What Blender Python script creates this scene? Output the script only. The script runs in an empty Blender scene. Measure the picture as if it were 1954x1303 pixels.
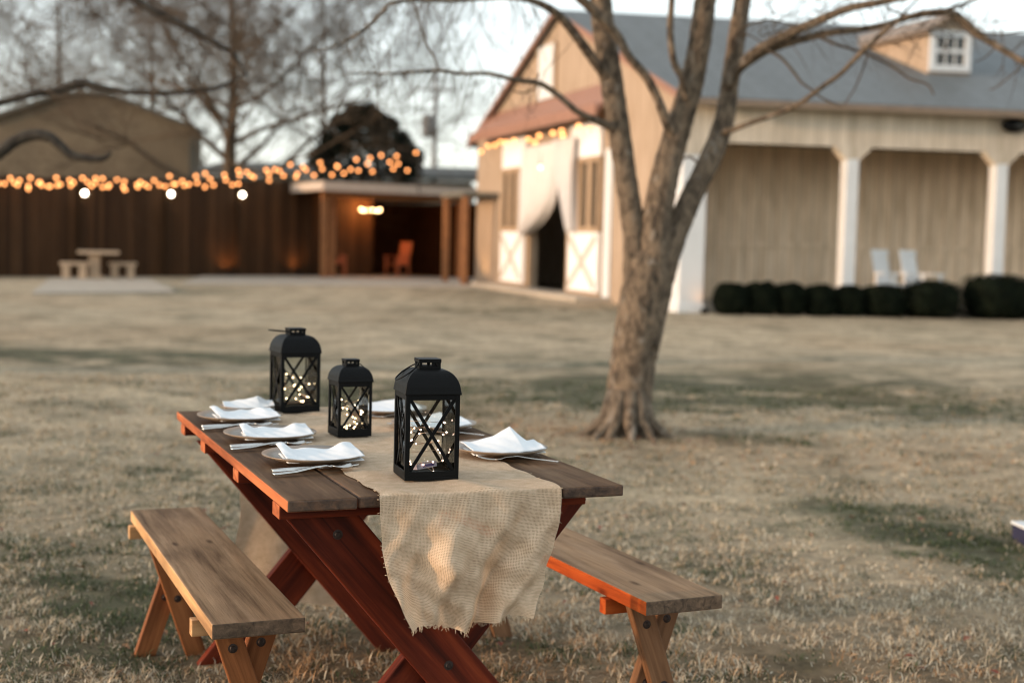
import bpy, math, random
import numpy as np
from mathutils import Vector, Matrix
R = math.radians
rng = random.Random(7)
scn = bpy.context.scene
col = scn.collection

# ------------------------------------------------------------------ camera, sky, sun, exposure
CAM_H, PITCH, ROLL, FPX = 1.319, .0725, .025, 2700.0
cp, sp_ = math.cos(PITCH), math.sin(PITCH)
fwd = Vector((0, cp, -sp_)); dn = Vector((0, -sp_, -cp)); rx = Vector((1, 0, 0))
cr, sr = math.cos(ROLL), math.sin(ROLL)
c_right = rx * cr - dn * sr
c_up = -(rx * sr + dn * cr)
cd = bpy.data.cameras.new('camera'); cam = bpy.data.objects.new('camera', cd); col.objects.link(cam)
m = Matrix.Identity(4)
for i in range(3):
    m[i][0] = c_right[i]; m[i][1] = c_up[i]; m[i][2] = -fwd[i]
m[2][3] = CAM_H
cam.matrix_world = m
cd.sensor_width = 36; cd.lens = FPX / 1954 * 36
cd.clip_start = .05; cd.clip_end = 3000
cd.dof.use_dof = True; cd.dof.focus_distance = 3.22; cd.dof.aperture_fstop = 2.6
scn.camera = cam

SUN_AZ = math.atan2(-.94, -.34)          # clockwise from +Y
SUN_EL = R(8.0)
w = bpy.data.worlds.new('World'); scn.world = w; w.use_nodes = True
nt = w.node_tree; bg = nt.nodes['Background']
sky = nt.nodes.new('ShaderNodeTexSky'); sky.sky_type = 'NISHITA'; sky.sun_disc = False
sky.sun_elevation = SUN_EL; sky.sun_rotation = SUN_AZ % (2 * math.pi)
sky.air_density = 1.0; sky.dust_density = 1.2; sky.ozone_density = 1.0
hs = nt.nodes.new('ShaderNodeHueSaturation'); hs.inputs['Saturation'].default_value = .42
nt.links.new(sky.outputs[0], hs.inputs['Color'])
veil = nt.nodes.new('ShaderNodeMix'); veil.data_type = 'RGBA'; veil.inputs[0].default_value = .62      # thin high cloud evens the sky out
veil.inputs[7].default_value = (1.16, 1.29, 1.33, 1)
nt.links.new(hs.outputs[0], veil.inputs[6]); nt.links.new(veil.outputs[2], bg.inputs['Color'])
bg.inputs['Strength'].default_value = .15
sl = bpy.data.lights.new('sun', 'SUN'); sl.energy = .64; sl.angle = R(1.5); sl.color = (1, .60, .32)
so = bpy.data.objects.new('sun', sl); col.objects.link(so)
sdir = Vector((math.sin(SUN_AZ) * math.cos(SUN_EL), math.cos(SUN_AZ) * math.cos(SUN_EL), math.sin(SUN_EL)))
so.rotation_euler = sdir.to_track_quat('Z', 'Y').to_euler()
so.location = (-20, -10, 20)
vs = scn.view_settings
scn.display_settings.display_device = 'sRGB'
vs.view_transform = 'Standard'; vs.look = 'None'; vs.exposure = 2.27; vs.gamma = 1.0
scn.cycles.use_denoising = True
scn.cycles.filter_width = 1.1
scn.cycles.max_bounces = 8; scn.cycles.transparent_max_bounces = 24
scn.cycles.sample_clamp_indirect = 4.0
scn.cycles.caustics_reflective = False; scn.cycles.caustics_refractive = False

# ------------------------------------------------------------------ survey helpers (photo pixel -> metres)
def ray(x, y):
    a = (x - 977) / FPX; b = (y - 651.5) / FPX
    return rx * (a * cr + b * sr) + fwd + dn * (-a * sr + b * cr)
EYE = Vector((0, 0, CAM_H))
def atY(x, y, Y):
    d = ray(x, y); return EYE + d * (Y / d.y)
def atZ(x, y, z=0.0):
    d = ray(x, y); return EYE + d * ((z - CAM_H) / d.z)

# ------------------------------------------------------------------ object helpers
def tag(o, label=None, cat=None, group=None, kind=None):
    if label: o['label'] = label
    if cat: o['category'] = cat
    if group: o['group'] = group
    if kind: o['kind'] = kind
    return o
def thing(name, label, cat, loc=(0, 0, 0), rz=0, group=None):
    o = bpy.data.objects.new(name, None); col.objects.link(o)
    o.empty_display_size = .1
    o.location = loc; o.rotation_euler = (0, 0, rz)
    return tag(o, label, cat, group)
def copy_tree(o, parent=None):
    c = o.copy(); col.objects.link(c)
    if parent: c.parent = parent
    for ch in list(o.children): copy_tree(ch, c)
    return c

class MB:
    def __init__(s): s.v = []; s.f = []; s.mi = []; s.uv = {}; s.rnd = []
    def add(s, vs_, fs, mat=0, M=None, rnd=0.0):
        b = len(s.v)
        for p in vs_:
            p = Vector(p)
            s.v.append(tuple(M @ p) if M is not None else tuple(p)); s.rnd.append(rnd)
        for f in fs:
            s.f.append([b + i for i in f]); s.mi.append(mat)
        return b
    def box(s, c, d, M=None, mat=0, top=None, rnd=0.0, ends=None):
        x, y, z = d[0] / 2, d[1] / 2, d[2] / 2
        vs_ = [(c[0] + a * x, c[1] + b * y, c[2] + e * z) for e in (-1, 1) for b in (-1, 1) for a in (-1, 1)]
        fs = [(0, 2, 3, 1), (0, 1, 5, 4), (1, 3, 7, 5), (3, 2, 6, 7), (2, 0, 4, 6)]
        s.add(vs_, fs + [(4, 5, 7, 6)], mat, M, rnd)
        if top is not None: s.mi[-1] = top
        if ends is not None: s.mi[-2] = ends; s.mi[-4] = ends
        return s
    def hexa(s, lo, hi, mat=0):
        # lo, hi: 4 points each, matching order
        n = len(lo)
        fs = [tuple(range(n - 1, -1, -1)), tuple(range(n, 2 * n))] + [(i, (i + 1) % n, n + (i + 1) % n, n + i) for i in range(n)]
        s.add(list(lo) + list(hi), fs, mat); return s
    def tube(s, pts, rad, n=8, mat=0, cap=True, jit=0.0, rnd=0.0, r_=rng):
        pts = [Vector(p) for p in pts]
        if not hasattr(rad, '__len__'): rad = [rad] * len(pts)
        ref = None; vs_ = []
        for i, p in enumerate(pts):
            t = (pts[min(i + 1, len(pts) - 1)] - pts[max(i - 1, 0)])
            if t.length < 1e-9: t = Vector((0, 0, 1))
            t.normalize()
            if ref is None:
                ref = t.orthogonal().normalized()
            ref = (ref - t * ref.dot(t))
            if ref.length < 1e-6: ref = t.orthogonal()
            ref.normalize(); bn = t.cross(ref)
            for k in range(n):
                a = 2 * math.pi * k / n
                rr = rad[i] * (1 + (r_.uniform(-jit, jit) if jit else 0))
                vs_.append(p + ref * (math.cos(a) * rr) + bn * (math.sin(a) * rr))
        fs = []
        for i in range(len(pts) - 1):
            for k in range(n):
                k2 = (k + 1) % n
                fs.append((i * n + k, i * n + k2, (i + 1) * n + k2, (i + 1) * n + k))
        if cap:
            fs.append(tuple(range(n - 1, -1, -1))); fs.append(tuple(range((len(pts) - 1) * n, len(pts) * n)))
        s.add(vs_, fs, mat, None, rnd); return s
    def lathe(s, prof, n=24, mat=0, c=(0, 0, 0)):
        vs_ = []; fs = []
        for (r, z) in prof:
            for k in range(n):
                a = 2 * math.pi * k / n
                vs_.append((c[0] + r * math.cos(a), c[1] + r * math.sin(a), c[2] + z))
        for i in range(len(prof) - 1):
            for k in range(n):
                k2 = (k + 1) % n
                fs.append((i * n + k, i * n + k2, (i + 1) * n + k2, (i + 1) * n + k))
        s.add(vs_, fs, mat); return s
    def ball(s, c, r, n=8, mat=0, sc=(1, 1, 1)):
        vs_ = []; fs = []; m_ = max(4, n // 2 + 1)
        for i in range(m_ + 1):
            t = math.pi * i / m_
            for k in range(n):
                a = 2 * math.pi * k / n
                vs_.append((c[0] + r * sc[0] * math.sin(t) * math.cos(a), c[1] + r * sc[1] * math.sin(t) * math.sin(a), c[2] + r * sc[2] * math.cos(t)))
        for i in range(m_):
            for k in range(n):
                k2 = (k + 1) % n
                fs.append((i * n + k, (i + 1) * n + k, (i + 1) * n + k2, i * n + k2))
        s.add(vs_, fs, mat); return s
    def grid(s, fn, nu, nv, mat=0, uvfn=None):
        b = len(s.v)
        for j in range(nv + 1):
            for i in range(nu + 1):
                s.v.append(tuple(fn(i / nu, j / nv))); s.rnd.append(0.0)
                if uvfn: s.uv[b + j * (nu + 1) + i] = uvfn(i / nu, j / nv)
        for j in range(nv):
            for i in range(nu):
                a = b + j * (nu + 1) + i
                s.f.append([a, a + 1, a + nu + 2, a + nu + 1]); s.mi.append(mat)
        return s
    def build(s, name, mats, parent=None, smooth=False, bevel=0, M=None, solid=0, label=None, segs=2):
        me = bpy.data.meshes.new(name)
        me.from_pydata(s.v, [], s.f)
        if not isinstance(mats, (list, tuple)): mats = [mats]
        for m_ in mats: me.materials.append(m_)
        me.polygons.foreach_set('material_index', s.mi)
        if smooth: me.polygons.foreach_set('use_smooth', [True] * len(s.f))
        if any(s.rnd):
            at = me.attributes.new('rnd', 'FLOAT', 'POINT'); at.data.foreach_set('value', s.rnd)
        if s.uv:
            uvl = me.uv_layers.new(name='UVMap')
            for lp in me.loops: uvl.data[lp.index].uv = s.uv.get(lp.vertex_index, (0, 0))
        me.update()
        o = bpy.data.objects.new(name, me); col.objects.link(o)
        if parent: o.parent = parent
        if M is not None: o.matrix_basis = M
        if solid:
            md = o.modifiers.new('solid', 'SOLIDIFY'); md.thickness = solid; md.offset = 0
        if bevel:
            md = o.modifiers.new('bevel', 'BEVEL'); md.width = bevel; md.segments = segs; md.limit_method = 'ANGLE'
        if label: o['label'] = label
        return o
def frame(o, x, z):
    """matrix with local X along x and local Z near z"""
    x = Vector(x).normalized(); z = Vector(z); z = (z - x * z.dot(x)).normalized(); y = z.cross(x)
    M = Matrix.Identity(4)
    for i in range(3): M[i][0] = x[i]; M[i][1] = y[i]; M[i][2] = z[i]; M[i][3] = o[i]
    return M
def spline(pts, rad, sub=5):
    """Catmull-Rom through pts with radii"""
    P = [Vector(p) for p in pts]; n = len(P); op = []; orr = []
    for i in range(n - 1):
        p0 = P[max(i - 1, 0)]; p1 = P[i]; p2 = P[i + 1]; p3 = P[min(i + 2, n - 1)]
        for k in range(sub):
            t = k / sub
            op.append(.5 * ((2 * p1) + (p2 - p0) * t + (2 * p0 - 5 * p1 + 4 * p2 - p3) * t * t + (3 * p1 - p0 - 3 * p2 + p3) * t ** 3))
            orr.append(rad[i] * (1 - t) + rad[i + 1] * t)
    op.append(P[-1]); orr.append(rad[-1])
    return op, orr

# ------------------------------------------------------------------ materials
def mat(name):
    m_ = bpy.data.materials.new(name); m_.use_nodes = True
    t = m_.node_tree; b = t.nodes['Principled BSDF']
    return m_, t, b
def N(t, kind, **kw):
    n = t.nodes.new(kind)
    for k, v in kw.items():
        if k in n.inputs: n.inputs[k].default_value = v
        else: setattr(n, k, v)
    return n
def ramp(t, fac, stops):
    r = t.nodes.new('ShaderNodeValToRGB'); e = r.color_ramp.elements
    while len(e) < len(stops): e.new(.5)
    for i, (p, c) in enumerate(stops):
        e[i].position = p; e[i].color = (*c, 1)
    t.links.new(fac, r.inputs[0]); return r.outputs[0]
def coords(t, scale=(1, 1, 1), rnd=False, space='Object'):
    tc = t.nodes.new('ShaderNodeTexCoord'); mp = t.nodes.new('ShaderNodeMapping')
    mp.inputs['Scale'].default_value = scale
    src = tc.outputs[space]
    if rnd:
        at = N(t, 'ShaderNodeAttribute', attribute_name='rnd')
        ad = N(t, 'ShaderNodeVectorMath', operation='ADD')
        t.links.new(src, ad.inputs[0]); t.links.new(at.outputs['Fac'], ad.inputs[1]); src = ad.outputs[0]
    t.links.new(src, mp.inputs['Vector']); return mp.outputs[0]
def bump(t, b, h, strength=.3, dist=.01):
    n = N(t, 'ShaderNodeBump'); n.inputs['Strength'].default_value = strength; n.inputs['Distance'].default_value = dist
    t.links.new(h, n.inputs['Height']); t.links.new(n.outputs[0], b.inputs['Normal'])
def mixc(t, fac, a, b, mode='MIX'):
    n = t.nodes.new('ShaderNodeMix'); n.data_type = 'RGBA'; n.blend_type = mode
    for s_, v in ((n.inputs[0], fac), (n.inputs[6], a), (n.inputs[7], b)):
        if hasattr(v, 'links'): t.links.new(v, s_)
        elif isinstance(v, (int, float)): s_.default_value = v
        else: s_.default_value = (*v, 1)
    return n.outputs[2]

def wood(name, dark, mid, light, rough=.55, grain=26, along=1.6, bstr=.35, stain=None, spec=.4):
    m_, t, b = mat(name)
    v = coords(t, (along, grain, grain), True)
    n1 = N(t, 'ShaderNodeTexNoise', Scale=1.0, Detail=7.0, Roughness=.62, Distortion=.6); t.links.new(v, n1.inputs['Vector'])
    v2 = coords(t, (2.2, 9, 9), True)
    n2 = N(t, 'ShaderNodeTexNoise', Scale=1.0, Detail=4.0, Roughness=.6); t.links.new(v2, n2.inputs['Vector'])
    c = ramp(t, n1.outputs['Fac'], [(.3, dark), (.5, mid), (.72, light)])
    d = ramp(t, n2.outputs['Fac'], [(.3, (.42, .38, .36)), (.52, (1, 1, 1)), (.75, (1.3, 1.26, 1.2))])
    c = mixc(t, .8, c, d, 'MULTIPLY')
    # knots
    v3 = coords(t, (4.5, 14, 14), True)
    vo = N(t, 'ShaderNodeTexVoronoi', Scale=1.0); t.links.new(v3, vo.inputs['Vector'])
    k = ramp(t, vo.outputs['Distance'], [(.05, (.25, .2, .18)), (.16, (1, 1, 1))])
    c = mixc(t, .8, c, k, 'MULTIPLY')
    t.links.new(c, b.inputs['Base Color'])
    b.inputs['Roughness'].default_value = rough; b.inputs['Specular IOR Level'].default_value = spec
    v4 = coords(t, (along * 2, grain * 4, grain * 4), True)
    n4 = N(t, 'ShaderNodeTexNoise', Scale=1.0, Detail=5.0, Roughness=.65); t.links.new(v4, n4.inputs['Vector'])
    bump(t, b, n4.outputs['Fac'], bstr, .004)
    return m_
def plain(name, c, rough=.6, var=.25, scale=6, bstr=.15, metal=0, spec=.4, c2=None, space='Object'):
    m_, t, b = mat(name)
    v = coords(t, (1, 1, 1), False, space)
    n1 = N(t, 'ShaderNodeTexNoise', Scale=scale, Detail=6.0, Roughness=.6); t.links.new(v, n1.inputs['Vector'])
    c2 = c2 or tuple(x * (1 - var) for x in c)
    t.links.new(ramp(t, n1.outputs['Fac'], [(.35, c2), (.65, c)]), b.inputs['Base Color'])
    b.inputs['Roughness'].default_value = rough; b.inputs['Metallic'].default_value = metal
    b.inputs['Specular IOR Level'].default_value = spec
    if bstr: bump(t, b, n1.outputs['Fac'], bstr, .01)
    return m_
def siding(name, c, axis, step, groove=.35, var=.15, rough=.65):
    """painted vertical boards; axis = direction the boards repeat along"""
    m_, t, b = mat(name)
    tc = t.nodes.new('ShaderNodeTexCoord')
    dt = N(t, 'ShaderNodeVectorMath', operation='DOT_PRODUCT'); dt.inputs[1].default_value = axis
    t.links.new(tc.outputs['Object'], dt.inputs[0])
    dv = N(t, 'ShaderNodeMath', operation='DIVIDE'); dv.inputs[1].default_value = step; t.links.new(dt.outputs['Value'], dv.inputs[0])
    fr = N(t, 'ShaderNodeMath', operation='FRACT'); t.links.new(dv.outputs[0], fr.inputs[0])
    fl = N(t, 'ShaderNodeMath', operation='FLOOR'); t.links.new(dv.outputs[0], fl.inputs[0])
    wn = N(t, 'ShaderNodeTexWhiteNoise', noise_dimensions='1D'); t.links.new(fl.outputs[0], wn.inputs['W'])
    brd = ramp(t, wn.outputs['Value'], [(0, tuple(x * (1 - var) for x in c)), (1, tuple(min(1, x * (1 + var * .5)) for x in c))])
    g = ramp(t, fr.outputs[0], [(.0, (groove,) * 3), (.07, (1, 1, 1)), (.93, (1, 1, 1)), (1.0, (groove,) * 3)])
    v = coords(t, (3, 3, .6)); n1 = N(t, 'ShaderNodeTexNoise', Scale=2.0, Detail=5.0); t.links.new(v, n1.inputs['Vector'])
    st = ramp(t, n1.outputs['Fac'], [(.3, (.8, .78, .74)), (.65, (1.05, 1.05, 1.05))])
    t.links.new(mixc(t, 1, mixc(t, 1, brd, g, 'MULTIPLY'), st, 'MULTIPLY'), b.inputs['Base Color'])
    b.inputs['Roughness'].default_value = rough; b.inputs['Specular IOR Level'].default_value = .12
    bump(t, b, g, .6, .02)
    return m_
def glow(name, c, s):
    m_, t, b = mat(name)
    b.inputs['Base Color'].default_value = (*c, 1)
    b.inputs['Emission Color'].default_value = (*c, 1); b.inputs['Emission Strength'].default_value = s
    return m_
def bark(name, c, c2, pale=None, sc=9):
    m_, t, b = mat(name)
    v = coords(t, (sc, sc, sc * .45))
    n1 = N(t, 'ShaderNodeTexNoise', Scale=1.6, Detail=8.0, Roughness=.68, Distortion=.4); t.links.new(v, n1.inputs['Vector'])
    cc = ramp(t, n1.outputs['Fac'], [(.38, c2), (.58, c)])
    if pale:
        v2 = coords(t, (sc * .8, sc * .8, sc * .55)); n2 = N(t, 'ShaderNodeTexNoise', Scale=1.0, Detail=3.0); t.links.new(v2, n2.inputs['Vector'])
        k = ramp(t, n2.outputs['Fac'], [(.60, (0, 0, 0)), (.72, (.6, .6, .6))])
        cc = mixc(t, k, cc, pale)
    t.links.new(cc, b.inputs['Base Color']); b.inputs['Roughness'].default_value = .9; b.inputs['Specular IOR Level'].default_value = .2
    bump(t, b, n1.outputs['Fac'], 1.0, .03)
    return m_

M = {}
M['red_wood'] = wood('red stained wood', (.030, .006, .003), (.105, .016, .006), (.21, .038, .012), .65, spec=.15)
M['sun_painted_edge'] = wood('stained edge painted sunlit orange', (.18, .042, .014), (.40, .118, .042), (.52, .18, .07), .7, spec=.15)  # stained wood with sunlight painted in, for the left edge and batten ends
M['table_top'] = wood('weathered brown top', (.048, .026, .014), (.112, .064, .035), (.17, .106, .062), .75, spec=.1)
M['shade_painted_faces'] = wood('end grain and sides painted shaded', (.03, .016, .01), (.085, .05, .032), (.17, .085, .045), .7, 40, 20)  # end grain, with shade painted into board ends, inner and right sides
M['shade_painted_bench_end'] = wood('brown end grain painted shaded', (.035, .02, .012), (.11, .07, .042), (.19, .12, .075), .7, 60, 8)  # end grain, darkened to paint in the shade on the bench ends
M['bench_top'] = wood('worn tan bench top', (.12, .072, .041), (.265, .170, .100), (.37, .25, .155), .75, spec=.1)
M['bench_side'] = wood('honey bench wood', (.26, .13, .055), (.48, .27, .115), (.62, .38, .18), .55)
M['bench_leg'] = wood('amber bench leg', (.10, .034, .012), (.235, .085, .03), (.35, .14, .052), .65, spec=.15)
M['sun_painted_wood'] = wood('orange bench wood painted sunlit', (.20, .03, .008), (.42, .078, .014), (.55, .14, .032), .7, spec=.15)  # saturated orange paints in the warm low light on the bench side
M['leg_brown'] = wood('brown bench leg', (.09, .042, .02), (.20, .10, .05), (.29, .155, .082), .65, spec=.15)
M['black'] = plain('black painted metal', (.004, .0043, .0046), .5, .2, 40, .05, 0, .12)
M['bolt'] = plain('dull bolt', (.05, .035, .03), .5, .3, 60, .1, .6)
M['steel'] = plain('cutlery steel', (.62, .60, .57), .22, .05, 8, 0, 1.0)
M['plate'] = plain('charger plate', (.24, .18, .13), .3, .2, 12, .03, 0, .5)
M['napkin'] = plain('white napkin', (.74, .76, .775), .85, .05, 60, .1)
M['white'] = plain('white paint', (.62, .64, .645), .5, .06, 3, .05)
M['chair_white'] = plain('white chair paint', (.80, .80, .79), .5, .05, 3, .05)
M['white_sheer'] = plain('white drape', (.62, .585, .56), .85, .06, 5, .1)
M['copper'] = plain('copper wire', (.75, .5, .35), .3, .1, 40, 0, 1.0)
M['led'] = glow('fairy light', (1, .74, .42), 3.2)
M['led_front'] = glow('fairy light pink', (1, .72, .55), 2)
M['pack'] = plain('battery pack', (.55, .5, .62), .25, .35, 30, 0)
M['bulb'] = glow('amber bulb', (1, .38, .12), 1.15)
M['lamp'] = glow('white globe', (1, .84, .62), 6)
M['chand'] = glow('chandelier bulb', (1, .58, .25), 5)
M['cable'] = plain('black cable', (.02, .02, .02), .6)
M['fence'] = siding('dark fence boards', (.060, .040, .024), (.732, .681, 0), .145, .3, .3)
M['fence_post'] = plain('fence post', (.04, .022, .011), .8, .3, 8, .3, 0, .1)
M['pale_trim'] = plain('pale trim', (.50, .40, .32), .6, .15, 4, .1)
M['brown_post'] = plain('brown post', (.30, .125, .045), .7, .3, 6, .2)
M['dark_inside'] = plain('dark boards', (.05, .021, .009), .8, .3, 3, .2, 0, .1)
M['rust_chair'] = plain('rust red slats', (.42, .11, .035), .6, .25, 8, .1)
M['stone_wood'] = plain('pale plank', (.50, .36, .24), .7, .25, 6, .2)
Gd = (-.285, .9585, 0); Ld = (.988, .155, 0)
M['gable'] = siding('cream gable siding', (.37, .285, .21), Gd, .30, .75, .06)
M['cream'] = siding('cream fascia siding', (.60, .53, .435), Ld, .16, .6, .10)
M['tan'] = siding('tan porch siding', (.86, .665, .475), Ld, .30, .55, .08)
M['pale_brace'] = plain('cream brace', (.47, .42, .36), .6, .1, 5, .1)
M['tan_trim'] = plain('tan trim', (.36, .25, .155), .6, .15, 5, .1)
M['roof'] = siding('grey metal roof', (.14, .152, .156), Ld, .46, .78, .05, .55)
M['brown_roof'] = plain('brown metal', (.29, .15, .10), .5, .2, 3, .08)
M['gutter'] = plain('brown gutter', (.22, .16, .11), .5, .2, 4, .05)
M['pane_dark'] = plain('dark pane', (.03, .033, .03), .08, .3, 2, 0, 0, .6)
M['concrete'] = plain('pale concrete', (.40, .345, .275), .85, .2, 2.5, .2)
M['far_wall'] = plain('brown far wall', (.135, .108, .072), .85, .35, .45, .1)
M['far_low'] = plain('grey green far cladding', (.135, .13, .105), .8, .2, .6, .1)
M['far_roof'] = plain('dark far roof', (.075, .075, .065), .7, .3, .6, .1)
M['bark'] = bark('mottled bark', (.205, .155, .108), (.050, .039, .029), (.33, .295, .25), 15)
M['bark_dark'] = bark('dark bark', (.050, .044, .036), (.022, .019, .016), None, 7)
M['twig'] = bark('brown twigs', (.105, .076, .050), (.065, .047, .032), None, 3)
M['pole'] = plain('grey pole', (.30, .29, .28), .8, .2, 3, .1)

def leafmat(name, a, b_):
    m_, t, b = mat(name)
    v = coords(t, (1, 1, 1)); n1 = N(t, 'ShaderNodeTexNoise', Scale=5.0, Detail=4.0); t.links.new(v, n1.inputs['Vector'])
    t.links.new(ramp(t, n1.outputs['Fac'], [(.35, a), (.65, b_)]), b.inputs['Base Color'])
    b.inputs['Roughness'].default_value = .8; b.inputs['Specular IOR Level'].default_value = .06
    return m_
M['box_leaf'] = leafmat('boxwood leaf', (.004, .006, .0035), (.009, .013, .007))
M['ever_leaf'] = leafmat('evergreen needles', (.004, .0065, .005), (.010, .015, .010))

# glass: clear pane, real fresnel reflection
gm, gt, gb = mat('lantern glass')
gt.nodes.remove(gb)
tr = N(gt, 'ShaderNodeBsdfTransparent'); tr.inputs[0].default_value = (.95, .96, .95, 1)
gl = N(gt, 'ShaderNodeBsdfGlossy'); gl.inputs['Roughness'].default_value = .02
fr_ = N(gt, 'ShaderNodeFresnel'); fr_.inputs['IOR'].default_value = 1.45
mx = N(gt, 'ShaderNodeMixShader'); gt.links.new(fr_.outputs[0], mx.inputs[0]); gt.links.new(tr.outputs[0], mx.inputs[1]); gt.links.new(gl.outputs[0], mx.inputs[2])
gt.links.new(mx.outputs[0], gt.nodes['Material Output'].inputs[0])
M['glass'] = gm

# burlap: woven threads in metres of UV, little holes between the threads
bm_, bt, bb = mat('burlap weave')
uvn = N(bt, 'ShaderNodeUVMap')
wob = N(bt, 'ShaderNodeTexNoise', Scale=42.0, Detail=5.0, Roughness=.7); bt.links.new(uvn.outputs[0], wob.inputs['Vector'])
sc1 = N(bt, 'ShaderNodeVectorMath', operation='SCALE'); sc1.inputs['Scale'].default_value = .0042; bt.links.new(wob.outputs['Color'], sc1.inputs[0])
ad1 = N(bt, 'ShaderNodeVectorMath', operation='ADD'); bt.links.new(uvn.outputs[0], ad1.inputs[0]); bt.links.new(sc1.outputs[0], ad1.inputs[1])
sp = N(bt, 'ShaderNodeSeparateXYZ'); bt.links.new(ad1.outputs[0], sp.inputs[0])
def thread(o):
    a = N(bt, 'ShaderNodeMath', operation='MULTIPLY'); a.inputs[1].default_value = 2 * math.pi / .0031; bt.links.new(o, a.inputs[0])
    s_ = N(bt, 'ShaderNodeMath', operation='SINE'); bt.links.new(a.outputs[0], s_.inputs[0])
    h = N(bt, 'ShaderNodeMath', operation='MULTIPLY_ADD'); h.inputs[1].default_value = .5; h.inputs[2].default_value = .5; bt.links.new(s_.outputs[0], h.inputs[0])
    return h.outputs[0]
tx, ty = thread(sp.outputs[0]), thread(sp.outputs[1])
mxx = N(bt, 'ShaderNodeMath', operation='MAXIMUM'); bt.links.new(tx, mxx.inputs[0]); bt.links.new(ty, mxx.inputs[1])
hole = ramp(bt, mxx.outputs[0], [(.10, (.8, .8, .8)), (.24, (0, 0, 0))])
nb = N(bt, 'ShaderNodeTexNoise', Scale=26.0, Detail=6.0, Roughness=.65); bt.links.new(uvn.outputs[0], nb.inputs['Vector'])
cb = ramp(bt, nb.outputs['Fac'], [(.3, (.55, .40, .265)), (.7, (.78, .605, .435))])
sh = ramp(bt, mxx.outputs[0], [(.2, (.62, .56, .5)), (.6, (1, 1, 1))])
cb2 = mixc(bt, 1, cb, sh, 'MULTIPLY')
bt.links.new(cb2, bb.inputs['Base Color']); bb.inputs['Roughness'].default_value = .95; bb.inputs['Specular IOR Level'].default_value = .1
bump(bt, bb, mxx.outputs[0], .7, .0012)
tl = N(bt, 'ShaderNodeBsdfTranslucent'); bt.links.new(cb2, tl.inputs['Color'])
m1 = N(bt, 'ShaderNodeMixShader'); m1.inputs[0].default_value = .17; bt.links.new(bb.outputs[0], m1.inputs[1]); bt.links.new(tl.outputs[0], m1.inputs[2])
tp = N(bt, 'ShaderNodeBsdfTransparent')
m2 = N(bt, 'ShaderNodeMixShader'); bt.links.new(hole, m2.inputs[0]); bt.links.new(m1.outputs[0], m2.inputs[1]); bt.links.new(tp.outputs[0], m2.inputs[2])
bt.links.new(m2.outputs[0], bt.nodes['Material Output'].inputs[0])
M['burlap'] = bm_
M['burlap_thread'] = plain('burlap thread', (.66, .53, .37), .95, .2, 30, 0)

# ------------------------------------------------------------------ ground and its cover
nr = np.random.default_rng(3)
def vnoise(x, y, s, seed):
    """smooth value noise on arrays"""
    r = np.random.default_rng(seed); T = r.random((256, 256))
    u = x * s + 1000.3; v = y * s + 1000.7
    i = np.floor(u).astype(int); j = np.floor(v).astype(int); fu = u - i; fv = v - j
    fu = fu * fu * (3 - 2 * fu); fv = fv * fv * (3 - 2 * fv)
    g = lambda a, b: T[a % 256, b % 256]
    return (g(i, j) * (1 - fu) + g(i + 1, j) * fu) * (1 - fv) + (g(i, j + 1) * (1 - fu) + g(i + 1, j + 1) * fu) * fv
def seg_field(x, y, a, b, wdt):
    ax, ay = a.x, a.y; bx, by = b.x - a.x, b.y - a.y
    t = np.clip(((x - ax) * bx + (y - ay) * by) / (bx * bx + by * by + 1e-9), 0, 1)
    d2 = (x - ax - t * bx) ** 2 + (y - ay - t * by) ** 2
    return np.exp(-d2 / (wdt * wdt))
GREEN = [((905, 752), (1125, 760), 1.15, 1.15), ((1275, 748), (1560, 738), 1.5, .9), ((1560, 760), (1900, 790), 1.0, .55), ((1365, 838), (1515, 848), .20, 1.1),
         ((1610, 985), (1960, 1085), .27, 1.15), ((1700, 1010), (1960, 1040), .2, .5), ((0, 672), (70, 672), .9, 1.1), ((180, 682), (300, 680), .8, 1.1), ((60, 730), (200, 735), .5, .45),
         ((390, 682), (440, 682), .6, .9), ((880, 680), (1100, 690), 1.0, .5), ((0, 1090), (230, 1170), .3, .9), ((60, 1240), (300, 1270), .12, .7),
         ((880, 595), (1150, 590), 1.6, .75), ((620, 760), (760, 750), .5, .6), ((1000, 1230), (1100, 1255), .08, .8), ((1330, 1090), (1500, 1150), .15, .35),
         ((560, 1190), (720, 1220), .14, .5), ((1700, 770), (1960, 800), .5, .55), ((1500, 1260), (1620, 1290), .07, .8)]
PALE = [((-40, 716), (400, 775), .22, .95), ((400, 775), (760, 850), .3, .5), ((1180, 930), (1500, 960), .25, .8), ((1500, 960), (1700, 1110), .2, .7), ((1200, 640), (1960, 650), 1.8, .35), ((1100, 950), (1700, 1060), .4, .4)]
RUST_AND_SHADE = [((0, 640), (350, 632), 1.5, .6), ((900, 610), (1160, 640), 1.0, .35), ((1040, 815), (1300, 845), .35, .6), ((800, 1290), (1000, 1270), .5, .7), ((1500, 1270), (1800, 1290), .18, .6), ((620, 1260), (760, 1270), .4, .6)]  # rust-brown turf and soil; under the table it also paints in contact shade
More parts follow.
